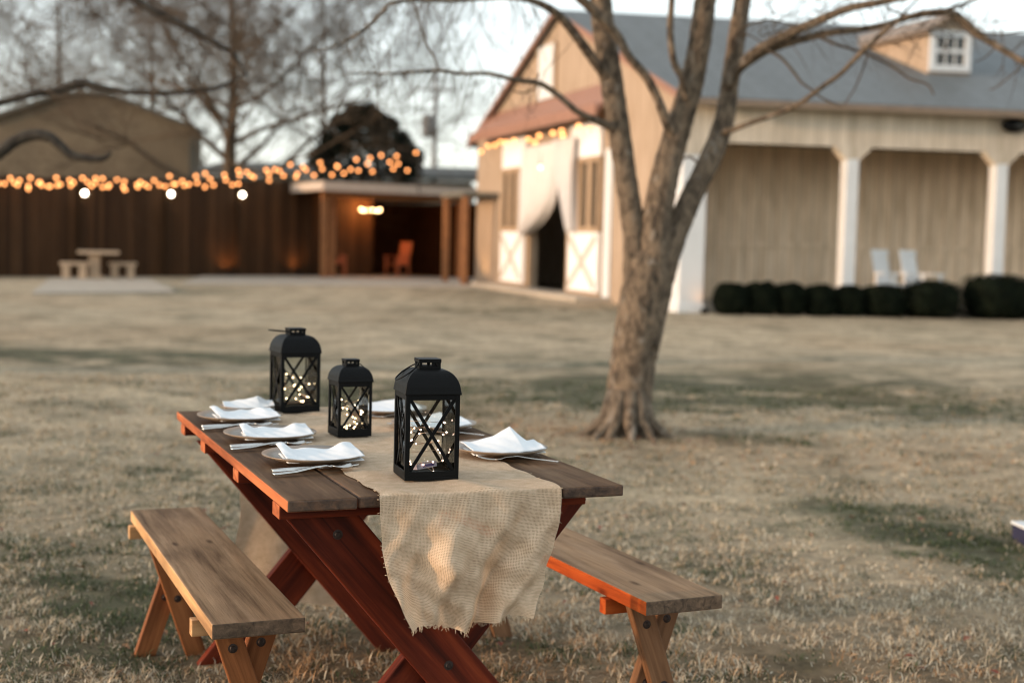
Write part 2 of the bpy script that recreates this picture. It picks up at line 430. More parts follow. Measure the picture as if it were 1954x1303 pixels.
def fields(x, y):
    g = np.zeros_like(x); p = np.zeros_like(x); r = np.zeros_like(x)
    for a, b, wd, k in GREEN: g += k * seg_field(x, y, atZ(*a), atZ(*b), wd)
    for a, b, wd, k in PALE: p += k * seg_field(x, y, atZ(*a), atZ(*b), wd)
    for a, b, wd, k in RUST_AND_SHADE: r += k * seg_field(x, y, atZ(*a), atZ(*b), wd)
    n = vnoise(x, y, .9, 1) * .5 + vnoise(x, y, 2.3, 2) * .3 + vnoise(x, y, 6.0, 4) * .2
    n2 = vnoise(x, y * .5, .33, 9)
    hi = vnoise(x, y, 2.7, 61) * .5 + vnoise(x, y, 7.0, 62) * .5
    g = g * np.clip(.25 + 2.4 * (hi - .28), .12, 1.25) * (.6 + .8 * n) + np.clip((n - .58) * 2.2, 0, .45) + np.clip((vnoise(x, y, 4.7, 71) * .6 + vnoise(x, y, 11.0, 72) * .4 - .63) * 2.6, 0, .5) + np.clip((n2 - .62) * 1.3, 0, .35)
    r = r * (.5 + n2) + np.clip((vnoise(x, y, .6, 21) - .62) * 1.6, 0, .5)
    return np.clip(g, 0, 1), np.clip(p, 0, 1), np.clip(r, 0, 1)
def height(x, y):
    far = np.clip((np.hypot(x, y - 3.8) - 2.6) / 3, 0, 1)
    return far * ((vnoise(x, y, .7, 31) - .5) * .05 + (vnoise(x, y, .22, 32) - .5) * .06) * np.clip((26 - y) / 8, 0, 1) * np.clip((60 - np.abs(x)) / 20, 0, 1)
def axis(a, b, fine, lo, hi):
    pts = list(np.arange(lo, hi, fine)); s_ = fine; q = hi
    while q < b: pts.append(q); s_ *= 1.22; q += s_
    pts.append(b); s_ = fine; q = lo - fine; left = []
    while q > a: left.append(q); s_ *= 1.22; q -= s_
    left.append(a)
    return np.array(left[::-1] + pts)
gx = axis(-900, 900, .12, -9, 10); gy = axis(-300, 1500, .12, 1, 22)
X, Y = np.meshgrid(gx, gy)
xf, yf = X.ravel(), Y.ravel(); zf = height(xf, yf)
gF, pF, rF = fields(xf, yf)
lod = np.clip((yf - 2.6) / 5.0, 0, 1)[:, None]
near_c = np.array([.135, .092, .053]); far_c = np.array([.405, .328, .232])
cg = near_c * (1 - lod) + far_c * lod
cg = cg * (1 - .85 * gF[:, None]) + np.array([.05, .058, .032]) * (.85 * gF[:, None])
cg = cg * (1 + .26 * pF[:, None])
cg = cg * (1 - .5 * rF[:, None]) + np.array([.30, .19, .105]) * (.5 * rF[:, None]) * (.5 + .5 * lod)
nx_, ny_ = len(gx), len(gy)
idx = np.arange(nx_ * ny_).reshape(ny_, nx_)
quads = np.stack([idx[:-1, :-1], idx[:-1, 1:], idx[1:, 1:], idx[1:, :-1]], -1).reshape(-1, 4)
def npmesh(name, co, quads, tris, colr, material, parent=None):
    me = bpy.data.meshes.new(name)
    nq, nt_ = len(quads), len(tris)
    me.vertices.add(len(co)); me.vertices.foreach_set('co', co.astype(np.float32).ravel())
    loops = np.concatenate([quads.ravel(), tris.ravel()]).astype(np.int32)
    me.loops.add(len(loops)); me.loops.foreach_set('vertex_index', loops)
    starts = np.concatenate([np.arange(nq) * 4, nq * 4 + np.arange(nt_) * 3]).astype(np.int32)
    tot = np.concatenate([np.full(nq, 4), np.full(nt_, 3)]).astype(np.int32)
    me.polygons.add(nq + nt_); me.polygons.foreach_set('loop_start', starts); me.polygons.foreach_set('loop_total', tot)
    me.polygons.foreach_set('use_smooth', np.ones(nq + nt_, dtype=bool))
    if colr is not None:
        at = me.color_attributes.new('Col', 'FLOAT_COLOR', 'POINT')
        c4 = np.ones((len(co), 4), np.float32); c4[:, :3] = colr; at.data.foreach_set('color', c4.ravel())
    me.materials.append(material); me.update(calc_edges=True)
    o = bpy.data.objects.new(name, me); col.objects.link(o)
    if parent: o.parent = parent
    return o
def vcol(name, rough=.9, noise=None, trans=0):
    m_, t, b = mat(name)
    a = N(t, 'ShaderNodeVertexColor', layer_name='Col'); c = a.outputs[0]
    if noise:
        v = coords(t, (1, 1, 1))
        n1 = N(t, 'ShaderNodeTexNoise', Scale=noise, Detail=9.0, Roughness=.72); t.links.new(v, n1.inputs['Vector'])
        n2 = N(t, 'ShaderNodeTexNoise', Scale=noise * .13, Detail=6.0, Roughness=.65); t.links.new(v, n2.inputs['Vector'])
        c = mixc(t, 1, c, ramp(t, n1.outputs['Fac'], [(.3, (.45, .43, .40)), (.5, (1, 1, 1)), (.72, (1.4, 1.38, 1.32))]), 'MULTIPLY')
        c = mixc(t, 1, c, ramp(t, n2.outputs['Fac'], [(.32, (.52, .52, .47)), (.52, (1.0, 1.0, .98)), (.72, (1.22, 1.18, 1.12))]), 'MULTIPLY')
        bump(t, b, n1.outputs['Fac'], .9, .03)
    t.links.new(c, b.inputs['Base Color']); b.inputs['Roughness'].default_value = rough; b.inputs['Specular IOR Level'].default_value = .15
    if trans:
        tl_ = N(t, 'ShaderNodeBsdfTranslucent'); t.links.new(c, tl_.inputs['Color'])
        mx_ = N(t, 'ShaderNodeMixShader'); mx_.inputs[0].default_value = trans
        t.links.new(b.outputs[0], mx_.inputs[1]); t.links.new(tl_.outputs[0], mx_.inputs[2]); t.links.new(mx_.outputs[0], t.nodes['Material Output'].inputs[0])
    return m_
M['soil'] = vcol('lawn soil and thatch', .95, 14.0); M['blade'] = vcol('dry grass blade', .8, None, .2)
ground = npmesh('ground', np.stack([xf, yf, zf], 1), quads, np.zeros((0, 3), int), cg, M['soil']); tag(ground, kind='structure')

zones = [(1.7, 3.4, 17000, .0018, .039), (3.4, 5.2, 14500, .0020, .036), (5.2, 8.0, 7000, .0028, .031), (8.0, 13.0, 1500, .0055, .028)]
CO = []; CL = []
for (y0, y1, dens, wd, ln) in zones:
    K = 9
    area = (y1 - y0) * ((y0 + y1) * .39 + 2.2)
    n = int(area * dens / K)
    cy = nr.uniform(y0, y1, n); cx = nr.uniform(-1, 1, n) * (cy * .39 + 1.1)
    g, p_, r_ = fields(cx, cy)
    tuft = vnoise(cx, cy, 9.0, 41) * .6 + vnoise(cx, cy, 21.0, 42) * .4
    bare = vnoise(cx, cy, 1.7, 51) * .6 + vnoise(cx, cy, 4.1, 52) * .4
    keep = nr.random(n) < np.clip(.40 + 2.0 * (tuft - .33) - .30 * r_ - .30 * p_ - 1.0 * np.clip(bare - .54, 0, 1), .05, 1)
    cx, cy, g, p_, r_, tuft = [a[keep] for a in (cx, cy, g, p_, r_, tuft)]
    n = len(cx)
    bx = (cx[:, None] + nr.normal(0, .02, (n, K))).ravel(); by = (cy[:, None] + nr.normal(0, .02, (n, K))).ravel()
    g, p_, r_, tuft = [np.repeat(a, K) for a in (g, p_, r_, tuft)]
    bn = n * K
    th = nr.uniform(0, 2 * np.pi, bn); le = ln * nr.uniform(.4, 1.3, bn) * (.6 + .8 * tuft) * (1 - .35 * p_)
    l1 = nr.uniform(.25, 1.35, bn); l2 = l1 + nr.uniform(.2, 1.0, bn)
    ww = wd * nr.uniform(.6, 1.3, bn)
    dx, dy = np.cos(th), np.sin(th); px_, py_ = -dy, dx
    base = np.stack([bx, by, height(bx, by) - .004], 1)
    d1 = np.stack([dx * np.sin(l1), dy * np.sin(l1), np.cos(l1)], 1); d2 = np.stack([dx * np.sin(l2), dy * np.sin(l2), np.cos(l2)], 1)
    pe = np.stack([px_, py_, nr.uniform(-.5, .5, bn)], 1)
    mid = base + d1 * (le * .5)[:, None]; tip = mid + d2 * (le * .5)[:, None]
    vb = np.stack([base - pe * ww[:, None], base + pe * ww[:, None], mid + pe * (ww * .8)[:, None], mid - pe * (ww * .8)[:, None], tip], 1)
    pal = np.array([[.55, .455, .325], [.44, .345, .225], [.60, .53, .41], [.33, .245, .15], [.50, .43, .325]])
    c = pal[nr.integers(0, 5, bn)] * nr.uniform(.8, 1.15, (bn, 1))
    isg = nr.random(bn) < np.clip(g * 1.15, 0, .93)
    c[isg] = (np.array([.062, .078, .038]) * nr.uniform(.6, 1.5, (int(isg.sum()), 1)))
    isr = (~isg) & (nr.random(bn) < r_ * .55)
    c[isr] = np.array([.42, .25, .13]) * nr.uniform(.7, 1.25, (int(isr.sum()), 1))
    c *= (1 + .20 * p_)[:, None]
    CO.append(vb.reshape(-1, 3)); CL.append(np.repeat(c, 5, 0))
co = np.concatenate(CO); cl = np.concatenate(CL); nb_ = len(co) // 5
o5 = np.arange(nb_)[:, None] * 5
grass = npmesh('dry_grass', co, o5 + np.array([[0, 1, 2, 3]]), o5 + np.array([[3, 2, 4]]), cl, M['blade'])
tag(grass, 'short dry tan winter grass with dark green patches', 'grass', kind='stuff')

# fallen leaves and twig bits
lf = MB(); rl = random.Random(8)
for k in range(1500):
    y = 2.4 + 9 * rl.random() ** 1.4; x = rl.uniform(-1, 1) * (y * .39 + 1)
    if k < 420: a_ = rl.uniform(0, 6.28); d_ = .35 + abs(rl.gauss(0, .8)); x = .79 + math.cos(a_) * d_; y = 9.55 + math.sin(a_) * d_
    c_ = Vector((x, y, float(height(np.array([x]), np.array([y]))[0]) + rl.uniform(.006, .026))); a_ = rl.uniform(0, 6.28); s_ = rl.uniform(.008, .022)
    u_ = Vector((math.cos(a_), math.sin(a_), rl.uniform(-.4, .4))) * s_; v_ = Vector((-math.sin(a_), math.cos(a_), rl.uniform(-.4, .4))) * s_ * .55
    lf.add([c_ - u_, c_ - u_ * .2 + v_ + Vector((0, 0, s_ * .3)), c_ + u_, c_ - u_ * .2 - v_ + Vector((0, 0, s_ * .25))], [(0, 1, 2, 3)], mat=rl.choice((0, 0, 0, 1, 1, 2)))
lo_ = lf.build('leaf_litter', [plain('brown dead leaf', (.17, .095, .05), .8), plain('tan dead leaf', (.34, .23, .13), .8), plain('reddish dead leaf', (.20, .06, .035), .8)])
tag(lo_, 'small brown dead leaves scattered over the dry lawn', 'leaves', kind='stuff')

def slab(name, pts, z, th):
    b = MB(); lo = [(p.x, p.y, -.05) for p in pts]; hi = [(p.x, p.y, z) for p in pts]
    b.hexa(lo, hi); return tag(b.build(name, M['concrete'], bevel=.01), kind='structure')
slab('concrete_slab', [atZ(60, 563), atZ(335, 560), atZ(285, 534), atZ(95, 534)], .05, .05)
slab('path', [atZ(345, 543), atZ(640, 546), atZ(985, 552), atZ(1180, 572), Vector((.1, 41.5, 0)), Vector((-1.0, 46.2, 0)), Vector((-6.0, 43.6, 0)), Vector((-9.0, 40.7, 0))], .03, .05)

# ------------------------------------------------------------------ picnic table
TY = .381; TO = Vector((-.472, 2.987, 0)); TW, TL, TZ = .80, 1.56, .75
def tw(u, v, z): return TO + Vector((math.cos(TY) * u - math.sin(TY) * v, math.sin(TY) * u + math.cos(TY) * v, z))
table = thing('picnic_table', 'dark red brown plank table laid for dinner under a burlap runner', 'table', TO, TY)
b = MB(); nb5 = 5; bwid = (TW - 4 * .006) / 5
for i in range(nb5):
    x0 = i * (bwid + .006)
    fo = (-.004, .006, -.003, .004, 0)[i]
    # board runs along local X of the object: object is turned 90 degrees below
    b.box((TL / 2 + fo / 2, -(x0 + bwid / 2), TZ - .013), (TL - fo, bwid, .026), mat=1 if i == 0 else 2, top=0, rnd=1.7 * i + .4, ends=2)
b.build('tabletop', [M['table_top'], M['sun_painted_edge'], M['shade_painted_faces']], table, bevel=.004, M=Matrix.Rotation(math.pi / 2, 4, 'Z'))
for v in (.118, .59, 1.085, 1.45):
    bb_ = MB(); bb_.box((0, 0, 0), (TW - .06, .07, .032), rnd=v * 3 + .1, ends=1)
    bb_.build('batten', [M['red_wood'], M['sun_painted_edge']], table, bevel=.003, M=frame(Vector((TW / 2 - .028, v, TZ - .026 - .0165)), (1, 0, 0), (0, 0, 1)))
def xleg(name, parent, u0, u1, zt, v, wid, th, material, seed):
    """plank in the plane v = const from (u0, zt) down to (u1, 0)"""
    a = Vector((u0, v, zt)); c = Vector((u1, v, -.02)); d = (c - a); L_ = d.length; d.normalize()
    # ends cut level: build as a parallelogram in its own frame
    Mx = frame((a + c) / 2, d, (0, 1, 0))
    sl_ = d.x / abs(d.z)           # shear of the level cuts
    h = wid / 2; k = h * sl_
    # local x along d, local y across, local z = v direction
    yv = Vector((Mx[0][1], Mx[1][1], Mx[2][1]))
    sgn = 1 if yv.z > 0 else -1
    # moving +y (up) by h means horizontal cut shifts along x by h*tan
    tn = abs(yv.z) / abs(d.z) * sgn
    lo = []; hi = []
    for (xx, yy) in ((-L_ / 2, -h), (L_ / 2, -h), (L_ / 2, h), (-L_ / 2, h)):
        xs = xx + yy * tn
        lo.append((xs, yy, -th / 2)); hi.append((xs, yy, th / 2))
    q = MB(); q.hexa(lo, hi); q.rnd = [seed] * len(q.v)
    lg = q.build(name, material, parent, bevel=.003, M=Mx)
    sg = -1 if Mx[1][2] > 0 else 1                       # side that looks towards v = 0
    for xx in (-L_ / 2 + .06, L_ * .02):
        k = MB(); k.lathe([(0, .0035), (.0055, .0035), (.0075, .0015), (.0115, .001), (.0115, 0)], 12)
        Mb = Matrix.Translation((xx, 0, sg * th / 2)) @ (Matrix.Rotation(math.pi, 4, 'X') if sg < 0 else Matrix.Identity(4))
        k.build('bolt', M['bolt'], lg, M=Mb)
    return lg
for (v, s_) in ((.128, 1), (1.30, 2)):
    xleg('leg', table, .104, .70, TZ - .058, v, .128, .034, M['red_wood'], s_ * 3.1)
    xleg('leg', table, .692, .10, TZ - .058, v + .036, .128, .034, M['red_wood'], s_ * 5.3)

# ------------------------------------------------------------------ benches
def bench(label, o, yaw, L_, wid, H, mt, ms, ml):
    t_ = thing('bench', label, 'bench', o, yaw, 'plank benches beside the table')
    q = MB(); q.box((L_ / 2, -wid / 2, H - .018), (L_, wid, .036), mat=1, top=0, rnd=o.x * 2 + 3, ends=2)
    q.build('seat', [mt, ms, M['shade_painted_bench_end']], t_, bevel=.003, M=Matrix.Rotation(math.pi / 2, 4, 'Z'))
    for v in (.13, L_ - .13):
        xleg('leg', t_, .052, wid - .024, H - .036, v, .062, .03, ml, v + 2)
        xleg('leg', t_, wid - .052, .024, H - .036, v + .032, .062, .03, ml, v + 4)
        q = MB(); q.box((0, 0, 0), (wid + .012, .032, .04), rnd=v)
        q.build('batten', ms, t_, bevel=.002, M=frame(Vector((wid / 2 - .008, v + .066, H - .057)), (1, 0, 0), (0, 0, 1)))
    return t_
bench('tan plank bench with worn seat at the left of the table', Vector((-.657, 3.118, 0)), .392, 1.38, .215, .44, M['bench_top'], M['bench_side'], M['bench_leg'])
bench('plank bench with orange edge painted sunlit behind the burlap at the right', Vector((.345, 3.414, 0)), .434, 1.38, .222, .44, M['bench_top'], M['sun_painted_wood'], M['leg_brown'])

# ------------------------------------------------------------------ burlap runner
RU0, RU1 = .207, .634
def runner_z(u, v):
    return TZ + .0035 + .0022 * math.sin(u * 31 + v * 9) * math.sin(v * 13 + 1.3) + .004 * max(0, math.sin(v * 5.2 + u * 17)) ** 6
FD, BD = .30, .66
def runner(a, t):
    # t in 0..1 runs front drape -> table -> back drape ; length in metres
    tot = FD + TL + BD; s_ = t * tot - FD
    u = RU0 + (RU1 - RU0) * a
    u += .004 * math.sin(s_ * 40) * (1 if a in (0, 1) else 0)
    if s_ < 0:
        q = -s_; f = q / FD
        # side edges draw in towards the bottom, with folds
        ul = .201 + .012 * f + .062 * max(0, f - .52) ** 1.35 * 1.9; ur = .634 - .012 * f - .075 * f ** 2.2
        u = ul + (ur - ul) * a
        ofs_w = .004 * math.sin(a * 40 + f * 9) * math.sin(f * 14 + a * 6) + .003 * math.sin(a * 19 - f * 27)
        fold = ofs_w + .011 * math.sin(a * 7.5 + f * 2.4 + .6) + .010 * math.sin(a * 15 - f * 4.0 + 1.0) + .009 * math.sin(a * 23 + f * 6)
        dent = -.012 * math.exp(-((a - .42) ** 2 / .02 + (f - .52) ** 2 / .03)) + .030 * math.exp(-((a - .80 + f * .22) ** 2 / .006)) * min(1, f * 2) - .022 * math.exp(-((a - .62 - f * .10) ** 2 / .004)) * max(0, f - .35) * 2
        corner = -.05 * max(0, 1 - a / .16) * max(0, f - .62) * 2.4
        ofs = -.012 - .030 * math.sin(min(1, f * 1.6) * math.pi / 2) + (fold * 1.15 + dent) * min(1, f * 1.8) + corner
        r_ = .016
        z = TZ + .0035 - r_ * (1 - math.cos(min(1, q / .025) * math.pi / 2)) - max(0, q - .022)
        z += (.010 * math.sin(a * 9 + .5) - .014 * math.exp(-((a - .52) / .22) ** 2) + .028 * max(0, a - .62) + .010 * (1 - a)) * max(0, f - .35) * 1.2
        z -= .0035 * math.sin(a * 57 + 2 * math.sin(a * 23)) * max(0, f - .8) * 4 + .0012 * math.sin(a * 480) * (1 if f > .98 else 0)
        v = ofs
        return tw(u, v, z)
    if s_ <= TL:
        return tw(u + .02 * (s_ / TL) * 0, s_, runner_z(u, s_))
    q = s_ - TL; f = q / BD
    v = TL + .012 + .03 * math.sin(min(1, f * 3) * math.pi / 2) + .022 * math.sin(a * 9 + f * 2) * f
    return tw(u + .01 * math.sin(f * 5), v, TZ + .0035 - q + .02 * f * math.sin(a * 6))
b = MB(); tot = FD + TL + BD
b.grid(runner, 150, 420, 0, lambda a, t: (a * (RU1 - RU0), t * tot))
fr = b; rf = random.Random(2)
for k in range(150):                      # loose threads along the cut hem and sides
    if k < 110: a = rf.random(); p = Vector(runner(a, 0)); d = Vector((rf.gauss(0, .5), rf.gauss(0, .5), -1)).normalized(); L_ = rf.uniform(.003, .012)
    else: a = rf.choice((0, 1)); p = Vector(runner(a, rf.uniform(0, .2))); d = Vector(((-1 if a == 0 else 1) * 1.0, rf.gauss(0, .4), rf.gauss(-.2, .5))).normalized(); L_ = rf.uniform(.002, .006)
    fr.tube([p, p + d * L_ * .5 + Vector((rf.gauss(0, .001), 0, 0)), p + d * L_], .0006, 4, mat=1)
rn = b.build('table_runner', [M['burlap'], M['burlap_thread']], None, True)
tag(rn, 'loose woven tan burlap runner draped over the table front', 'table runner')

# ------------------------------------------------------------------ lanterns
def lantern(label, o, yaw, S, He, Ht, ring_dir, ring_tilt):
    t_ = thing('lantern', label, 'lantern', o, yaw, 'black metal lanterns on the burlap')
    h = S / 2; pw = S * .085
    q = MB(); q.box((0, 0, .004), (S, S, .008))
    for a in (-1, 1):
        q.box((a * (h - .0022), 0, .0145), (.0044, S - .001, .013)); q.box((0, a * (h - .0023), .0143), (S - .001, .0042, .0128))
    q.build('base', M['black'], t_, bevel=.0008)
    q = MB()
    for a in (-1, 1):
        for c in (-1, 1):
            q.box((a * (h - .002), c * (h - pw / 2), He / 2 + .004), (.004, pw, He - .008))
            q.box((a * (h - pw / 2 - .002), c * (h - .0017), He / 2 + .004), (pw - .004, .0034, He - .0081))
    for a in (-1, 1):
        q.box((a * (h - .0024), 0, He - .006), (.0036, S - 2 * pw, .012)); q.box((0, a * (h - .0024), He - .006), (S - 2 * pw, .0036, .012))
    q.build('frame', M['black'], t_, bevel=.0006)
    for k in range(4):
        q = MB(); A = math.pi / 2 * k
        z0, z1 = .018, He - .010; xw = h - pw
        for s_ in (-1, 1):
            d = Vector((2 * xw, 0, s_ * (z1 - z0))); L_ = d.length
            Mx = frame((0, -h + .0035 + (.0022 if s_ > 0 else 0), (z0 + z1) / 2), d, (0, -1, 0))
            q.box((0, 0, 0), (L_, S * .062, .002), M=Mx)
        q.build('cross_brace', M['black'], t_, M=Matrix.Rotation(A, 4, 'Z'))
        q = MB(); q.box((0, -h + .009, (z0 + z1) / 2), (2 * h - .02, .0016, z1 - z0 + .006)); q.build('pane', M['glass'], t_, M=Matrix.Rotation(A, 4, 'Z'))
    # domed roof: quarter curve on four sides
    q = MB(); rc = S * .20; hd = S * .44; prof = [(h + .003, 0), (h + .003, .003)]
    for k in range(1, 11):
        a = k / 10 * math.pi / 2 * .94
        prof.append((rc + (h + .002 - rc) * math.cos(a) ** .92, .003 + (hd - .003) * math.sin(a) / math.sin(math.pi / 2 * .94)))
    prof.append((rc * .96, hd))
    vs_ = []; fs = []
    for (r, z) in prof:
        vs_ += [(-r, -r, He + z), (r, -r, He + z), (r, r, He + z), (-r, r, He + z)]
    for i in range(len(prof) - 1):
        for k in range(4): fs.append((i * 4 + k, i * 4 + (k + 1) % 4, i * 4 + 4 + (k + 1) % 4, i * 4 + 4 + k))
    fs.append((3, 2, 1, 0)); n_ = len(prof); fs.append(tuple((n_ - 1) * 4 + k for k in range(4)))
    q.add(vs_, fs); q.build('roof', M['black'], t_, bevel=.0009, segs=1)
    # vented cap
    z0 = He + hd; z1 = Ht; q = MB(); ch = z1 - z0; r = rc
    q.box((0, 0, z0 + ch * .15), (2 * r, 2 * r, ch * .3)); q.box((0, 0, z1 - ch * .19), (2 * r + .002, 2 * r + .002, ch * .38))
    for a in (-1, 1):
        for c in (-1, 1): q.box((a * r * .86, c * r * .86, z0 + ch * .46), (r * .27, r * .27, ch * .33))
        q.box((a * r * .93, r * .28 * a, z0 + ch * .46), (r * .12, r * .3, ch * .33)); q.box((r * .30, a * r * .93, z0 + ch * .46), (r * .3, r * .12, ch * .33))
    q.build('cap', M['black'], t_, bevel=.0006)
    # wire ring
    Rr = S * .27; q = MB(); pts = []
    dx = Vector((math.cos(ring_dir), math.sin(ring_dir), 0)); dyv = Vector((-dx.y, dx.x, 0))
    out = dx * math.cos(ring_tilt) + Vector((0, 0, -1)) * math.sin(ring_tilt)
    c0 = Vector((0, 0, z0 + ch * .45)) + dx * (r * .95)
    for k in range(25):
        a = 2 * math.pi * k / 24
        pts.append(c0 + out * (Rr * .92 * (1 - math.cos(a))) + dyv * (Rr * .85 * math.sin(a)))
    q.tube(pts, S * .0125, 6); q.build('ring_handle', M['black'], t_, True)
    return t_
def fairy(label, o, yaw, S, He, n, material, pack, seed):
    rr = random.Random(seed)
    t_ = thing('fairy_lights', label, 'fairy lights', o, yaw, 'fairy lights coiled in the lanterns')
    h = S / 2 - .018; pts = []
    p = Vector((0, 0, .03)); path = []
    for i in range(n):
        q = Vector((rr.uniform(-h, h), rr.uniform(-h, h), .014 + (He * .62) * (rr.random() ** 1.05)))
        path.append(q)
    path.sort(key=lambda v: math.floor(v.z / (He * .16)) + .1 * math.atan2(v.y, v.x))
    sp_pts, _ = spline(path, [1] * len(path), 5)
    q = MB(); q.tube(sp_pts, .0007, 4, cap=False); q.build('wire', M['copper'], t_, True)
    for c in path:
        q = MB(); q.ball(c, .0021, 6); q.build('bulb', material, t_, True)
    if pack:
        q = MB(); q.box((0, 0, 0), (.052, .028, .013), mat=0); q.box((.004, -.0145, .0), (.03, .002, .006), mat=1)
        q.build('battery_pack', [M['pack'], plain('pack print', (.12, .08, .25), .4)], t_, bevel=.002, M=frame(Vector((-.006, -.012, .026)), (.93, .2, .12), (-.1, .1, 1)))
    return t_
def lan_spot(u, v, dy=0): return tw(u, v, TZ + .007), TY + dy
S1 = .128
o, yw = lan_spot(.374, .192, -.09)
lantern('largest looking black lantern, nearest on the burlap, ring lying left', o, yw, S1, .198, .278, math.pi, .62)
fairy('dim pink fairy lights with battery pack in the nearest lantern', o + Vector((0, 0, .001)), yw, S1, .198, 30, M['led_front'], True, 5)
o, yw = lan_spot(.382, .900, .04)
lantern('small black lantern standing in the middle of the row', o, yw, .098, .152, .214, 0.1, .75)
fairy('bright fairy lights in the small middle lantern', o + Vector((0, 0, .001)), yw, .098, .152, 24, M['led'], False, 9)
o, yw = lan_spot(.357, 1.475, .07)
lantern('farthest black lantern at the table end, ring sticking out left', o, yw, S1, .185, .262, math.pi, -.08)
fairy('golden fairy lights in the farthest lantern', o + Vector((0, 0, .001)), yw, S1, .185, 28, M['led'], False, 14)

# ------------------------------------------------------------------ place settings
def plate(label, u, v, r=.126):
    z = TZ + .005
    b = MB(); b.lathe([(0, 0), (r * .55, 0), (r * .62, .001), (r * .80, .010), (r, .0195), (r, .0225), (r * .79, .0135), (r * .62, .0042), (r * .5, .0034), (0, .0032)], 40)
    b.box((0, 0, -.0024), (r * .5, r * .5, .0045))
    o_ = b.build('plate', M['plate'], None, True); o_.location = tw(u, v, z)
    return tag(o_, label, 'plate', 'charger plates on the table')
def napkin(label, u, v, yaw, seed, lx=.21, ly=.115, peak=.019, tri=False):
    rr = random.Random(seed); ph = rr.uniform(0, 6); pk = (rr.uniform(.02, .10), rr.uniform(.70, .88), rr.uniform(.34, .52)); hh = (rr.uniform(.6, 1.05), rr.uniform(.35, .85), rr.uniform(.1, .4)); sk = rr.uniform(-.12, .12)
    def fn(a, c):
        x = (a - .5) * lx; y = (c - .5) * ly
        y += .010 * math.sin(a * 11 + ph) * c - .012 * math.cos((a - .5) * math.pi) * (1 - c)
        e = abs(a - .5) * 2
        z = .023 + .006 * e * e
        if tri:
            z += peak * 1.55 * max(0, 1 - abs(a - .70) / (.55 if a < .7 else .20)) * c ** 1.1
            x += .012 * c
        else:
            sm = lambda d, w_: math.exp(-(d / w_) ** 2)
            z += (peak * (hh[0] * sm(a - pk[0], .10) + hh[1] * sm(a - pk[1], .13) + hh[2] * sm(a - pk[2], .10)) + .003) * c ** 1.3; x += sk * y; y += .006 * math.sin(a * 9 + ph * 2) * c
        z += .0006 * math.sin(a * 29 + c * 11) - .006 * (1 - c) ** 2 + .006 * max(0, e - .86)
        return (x, y, z)
    b = MB(); b.grid(fn, 60, 16)
    def fn2(a, c):
        x, y, z = fn(a, c * .82); return (x * .985, y - .003, max(.013, z * .55))
    b.grid(fn2, 40, 10)
    o_ = b.build('napkin', M['napkin'], None, True, solid=.0016)
    o_.location = tw(u, v, TZ + .004); o_.rotation_euler = (0, 0, yaw)
    return tag(o_, label, 'napkin', 'folded white napkins')
def knife(label, u, v, yaw):
    b = MB(); pr = [(-.115, .007), (-.112, .0105), (-.06, .0112), (-.005, .009), (0, .0065), (.01, .0112), (.07, .012), (.10, .0085), (.116, .001)]
    lo = [(x, -w_ * .75, 0) for x, w_ in pr] + [(x, w_ * .75, 0) for x, w_ in reversed(pr)]
    hi = [(p[0], p[1] * .75, .0055 if p[0] < 0 else .0026) for p in lo]
    b.hexa(lo, hi); o_ = b.build('knife', M['steel'], None, bevel=.0006)
    o_.location = tw(u, v, TZ + .0066); o_.rotation_euler = (0, 0, yaw); return tag(o_, label, 'knife', 'dinner knives')
def strip(b, pr, th=.0018):
    """pr: x, halfwidth, z"""
    n = len(pr); vs_ = []
    for (x, w_, z) in pr: vs_ += [(x, -w_, z), (x, w_, z), (x, w_ * .9, z + th), (x, -w_ * .9, z + th)]
    fs = [(0, 1, 2, 3), tuple((n - 1) * 4 + k for k in (3, 2, 1, 0))]
    for i in range(n - 1):
        for k in range(4): fs.append((i * 4 + k, i * 4 + 4 + k, i * 4 + 4 + (k + 1) % 4, i * 4 + (k + 1) % 4))
    b.add(vs_, fs)
def spoon(label, u, v, yaw):
    b = MB(); strip(b, [(-.105, .006, 0), (-.10, .0088, 0), (-.05, .0072, .002), (0, .0046, .009), (.03, .004, .0105), (.05, .005, .006)], .0026)
    def bowl(a, c):
        x = .045 + a * .055; hw = .019 * math.sqrt(max(0, 1 - ((a - .52) / .53) ** 2)); y = (c - .5) * 2 * hw
        return (x, y, .0035 + .0055 * ((c - .5) * 2) ** 2 * (1 if hw > .003 else .2) + .004 * (a - .5) ** 2 * 4)
    b.grid(bowl, 14, 8); o_ = b.build('spoon', M['steel'], None, True)
    o_.modifiers.new('s', 'SOLIDIFY').thickness = .0012
    o_.location = tw(u, v, TZ + .0066); o_.rotation_euler = (0, 0, yaw); return tag(o_, label, 'spoon', 'spoons')
def fork(label, u, v, yaw):
    b = MB(); strip(b, [(-.105, .005, .0), (-.10, .0075, 0), (-.04, .005, .006), (.0, .0035, .0115), (.028, .004, .0085), (.042, .009, .004), (.056, .0115, .003)])
    for k in range(4):
        y = (k - 1.5) * .0062; pts = [(.054, y, .0038), (.072, y, .004), (.09, y, .007), (.104, y, .0125)]
        b.tube(pts, [.0018, .0017, .0014, .0007], 5)
    o_ = b.build('fork', M['steel'], None, True)
    o_.location = tw(u, v, TZ + .0066); o_.rotation_euler = (0, 0, yaw); return tag(o_, label, 'fork', 'forks')
near = ['nearest left plate, beside the spoon and knife', 'middle plate on the left table edge', 'third left plate, beside the farthest lantern']
seat_words = ['nearest left', 'middle left', 'far left']
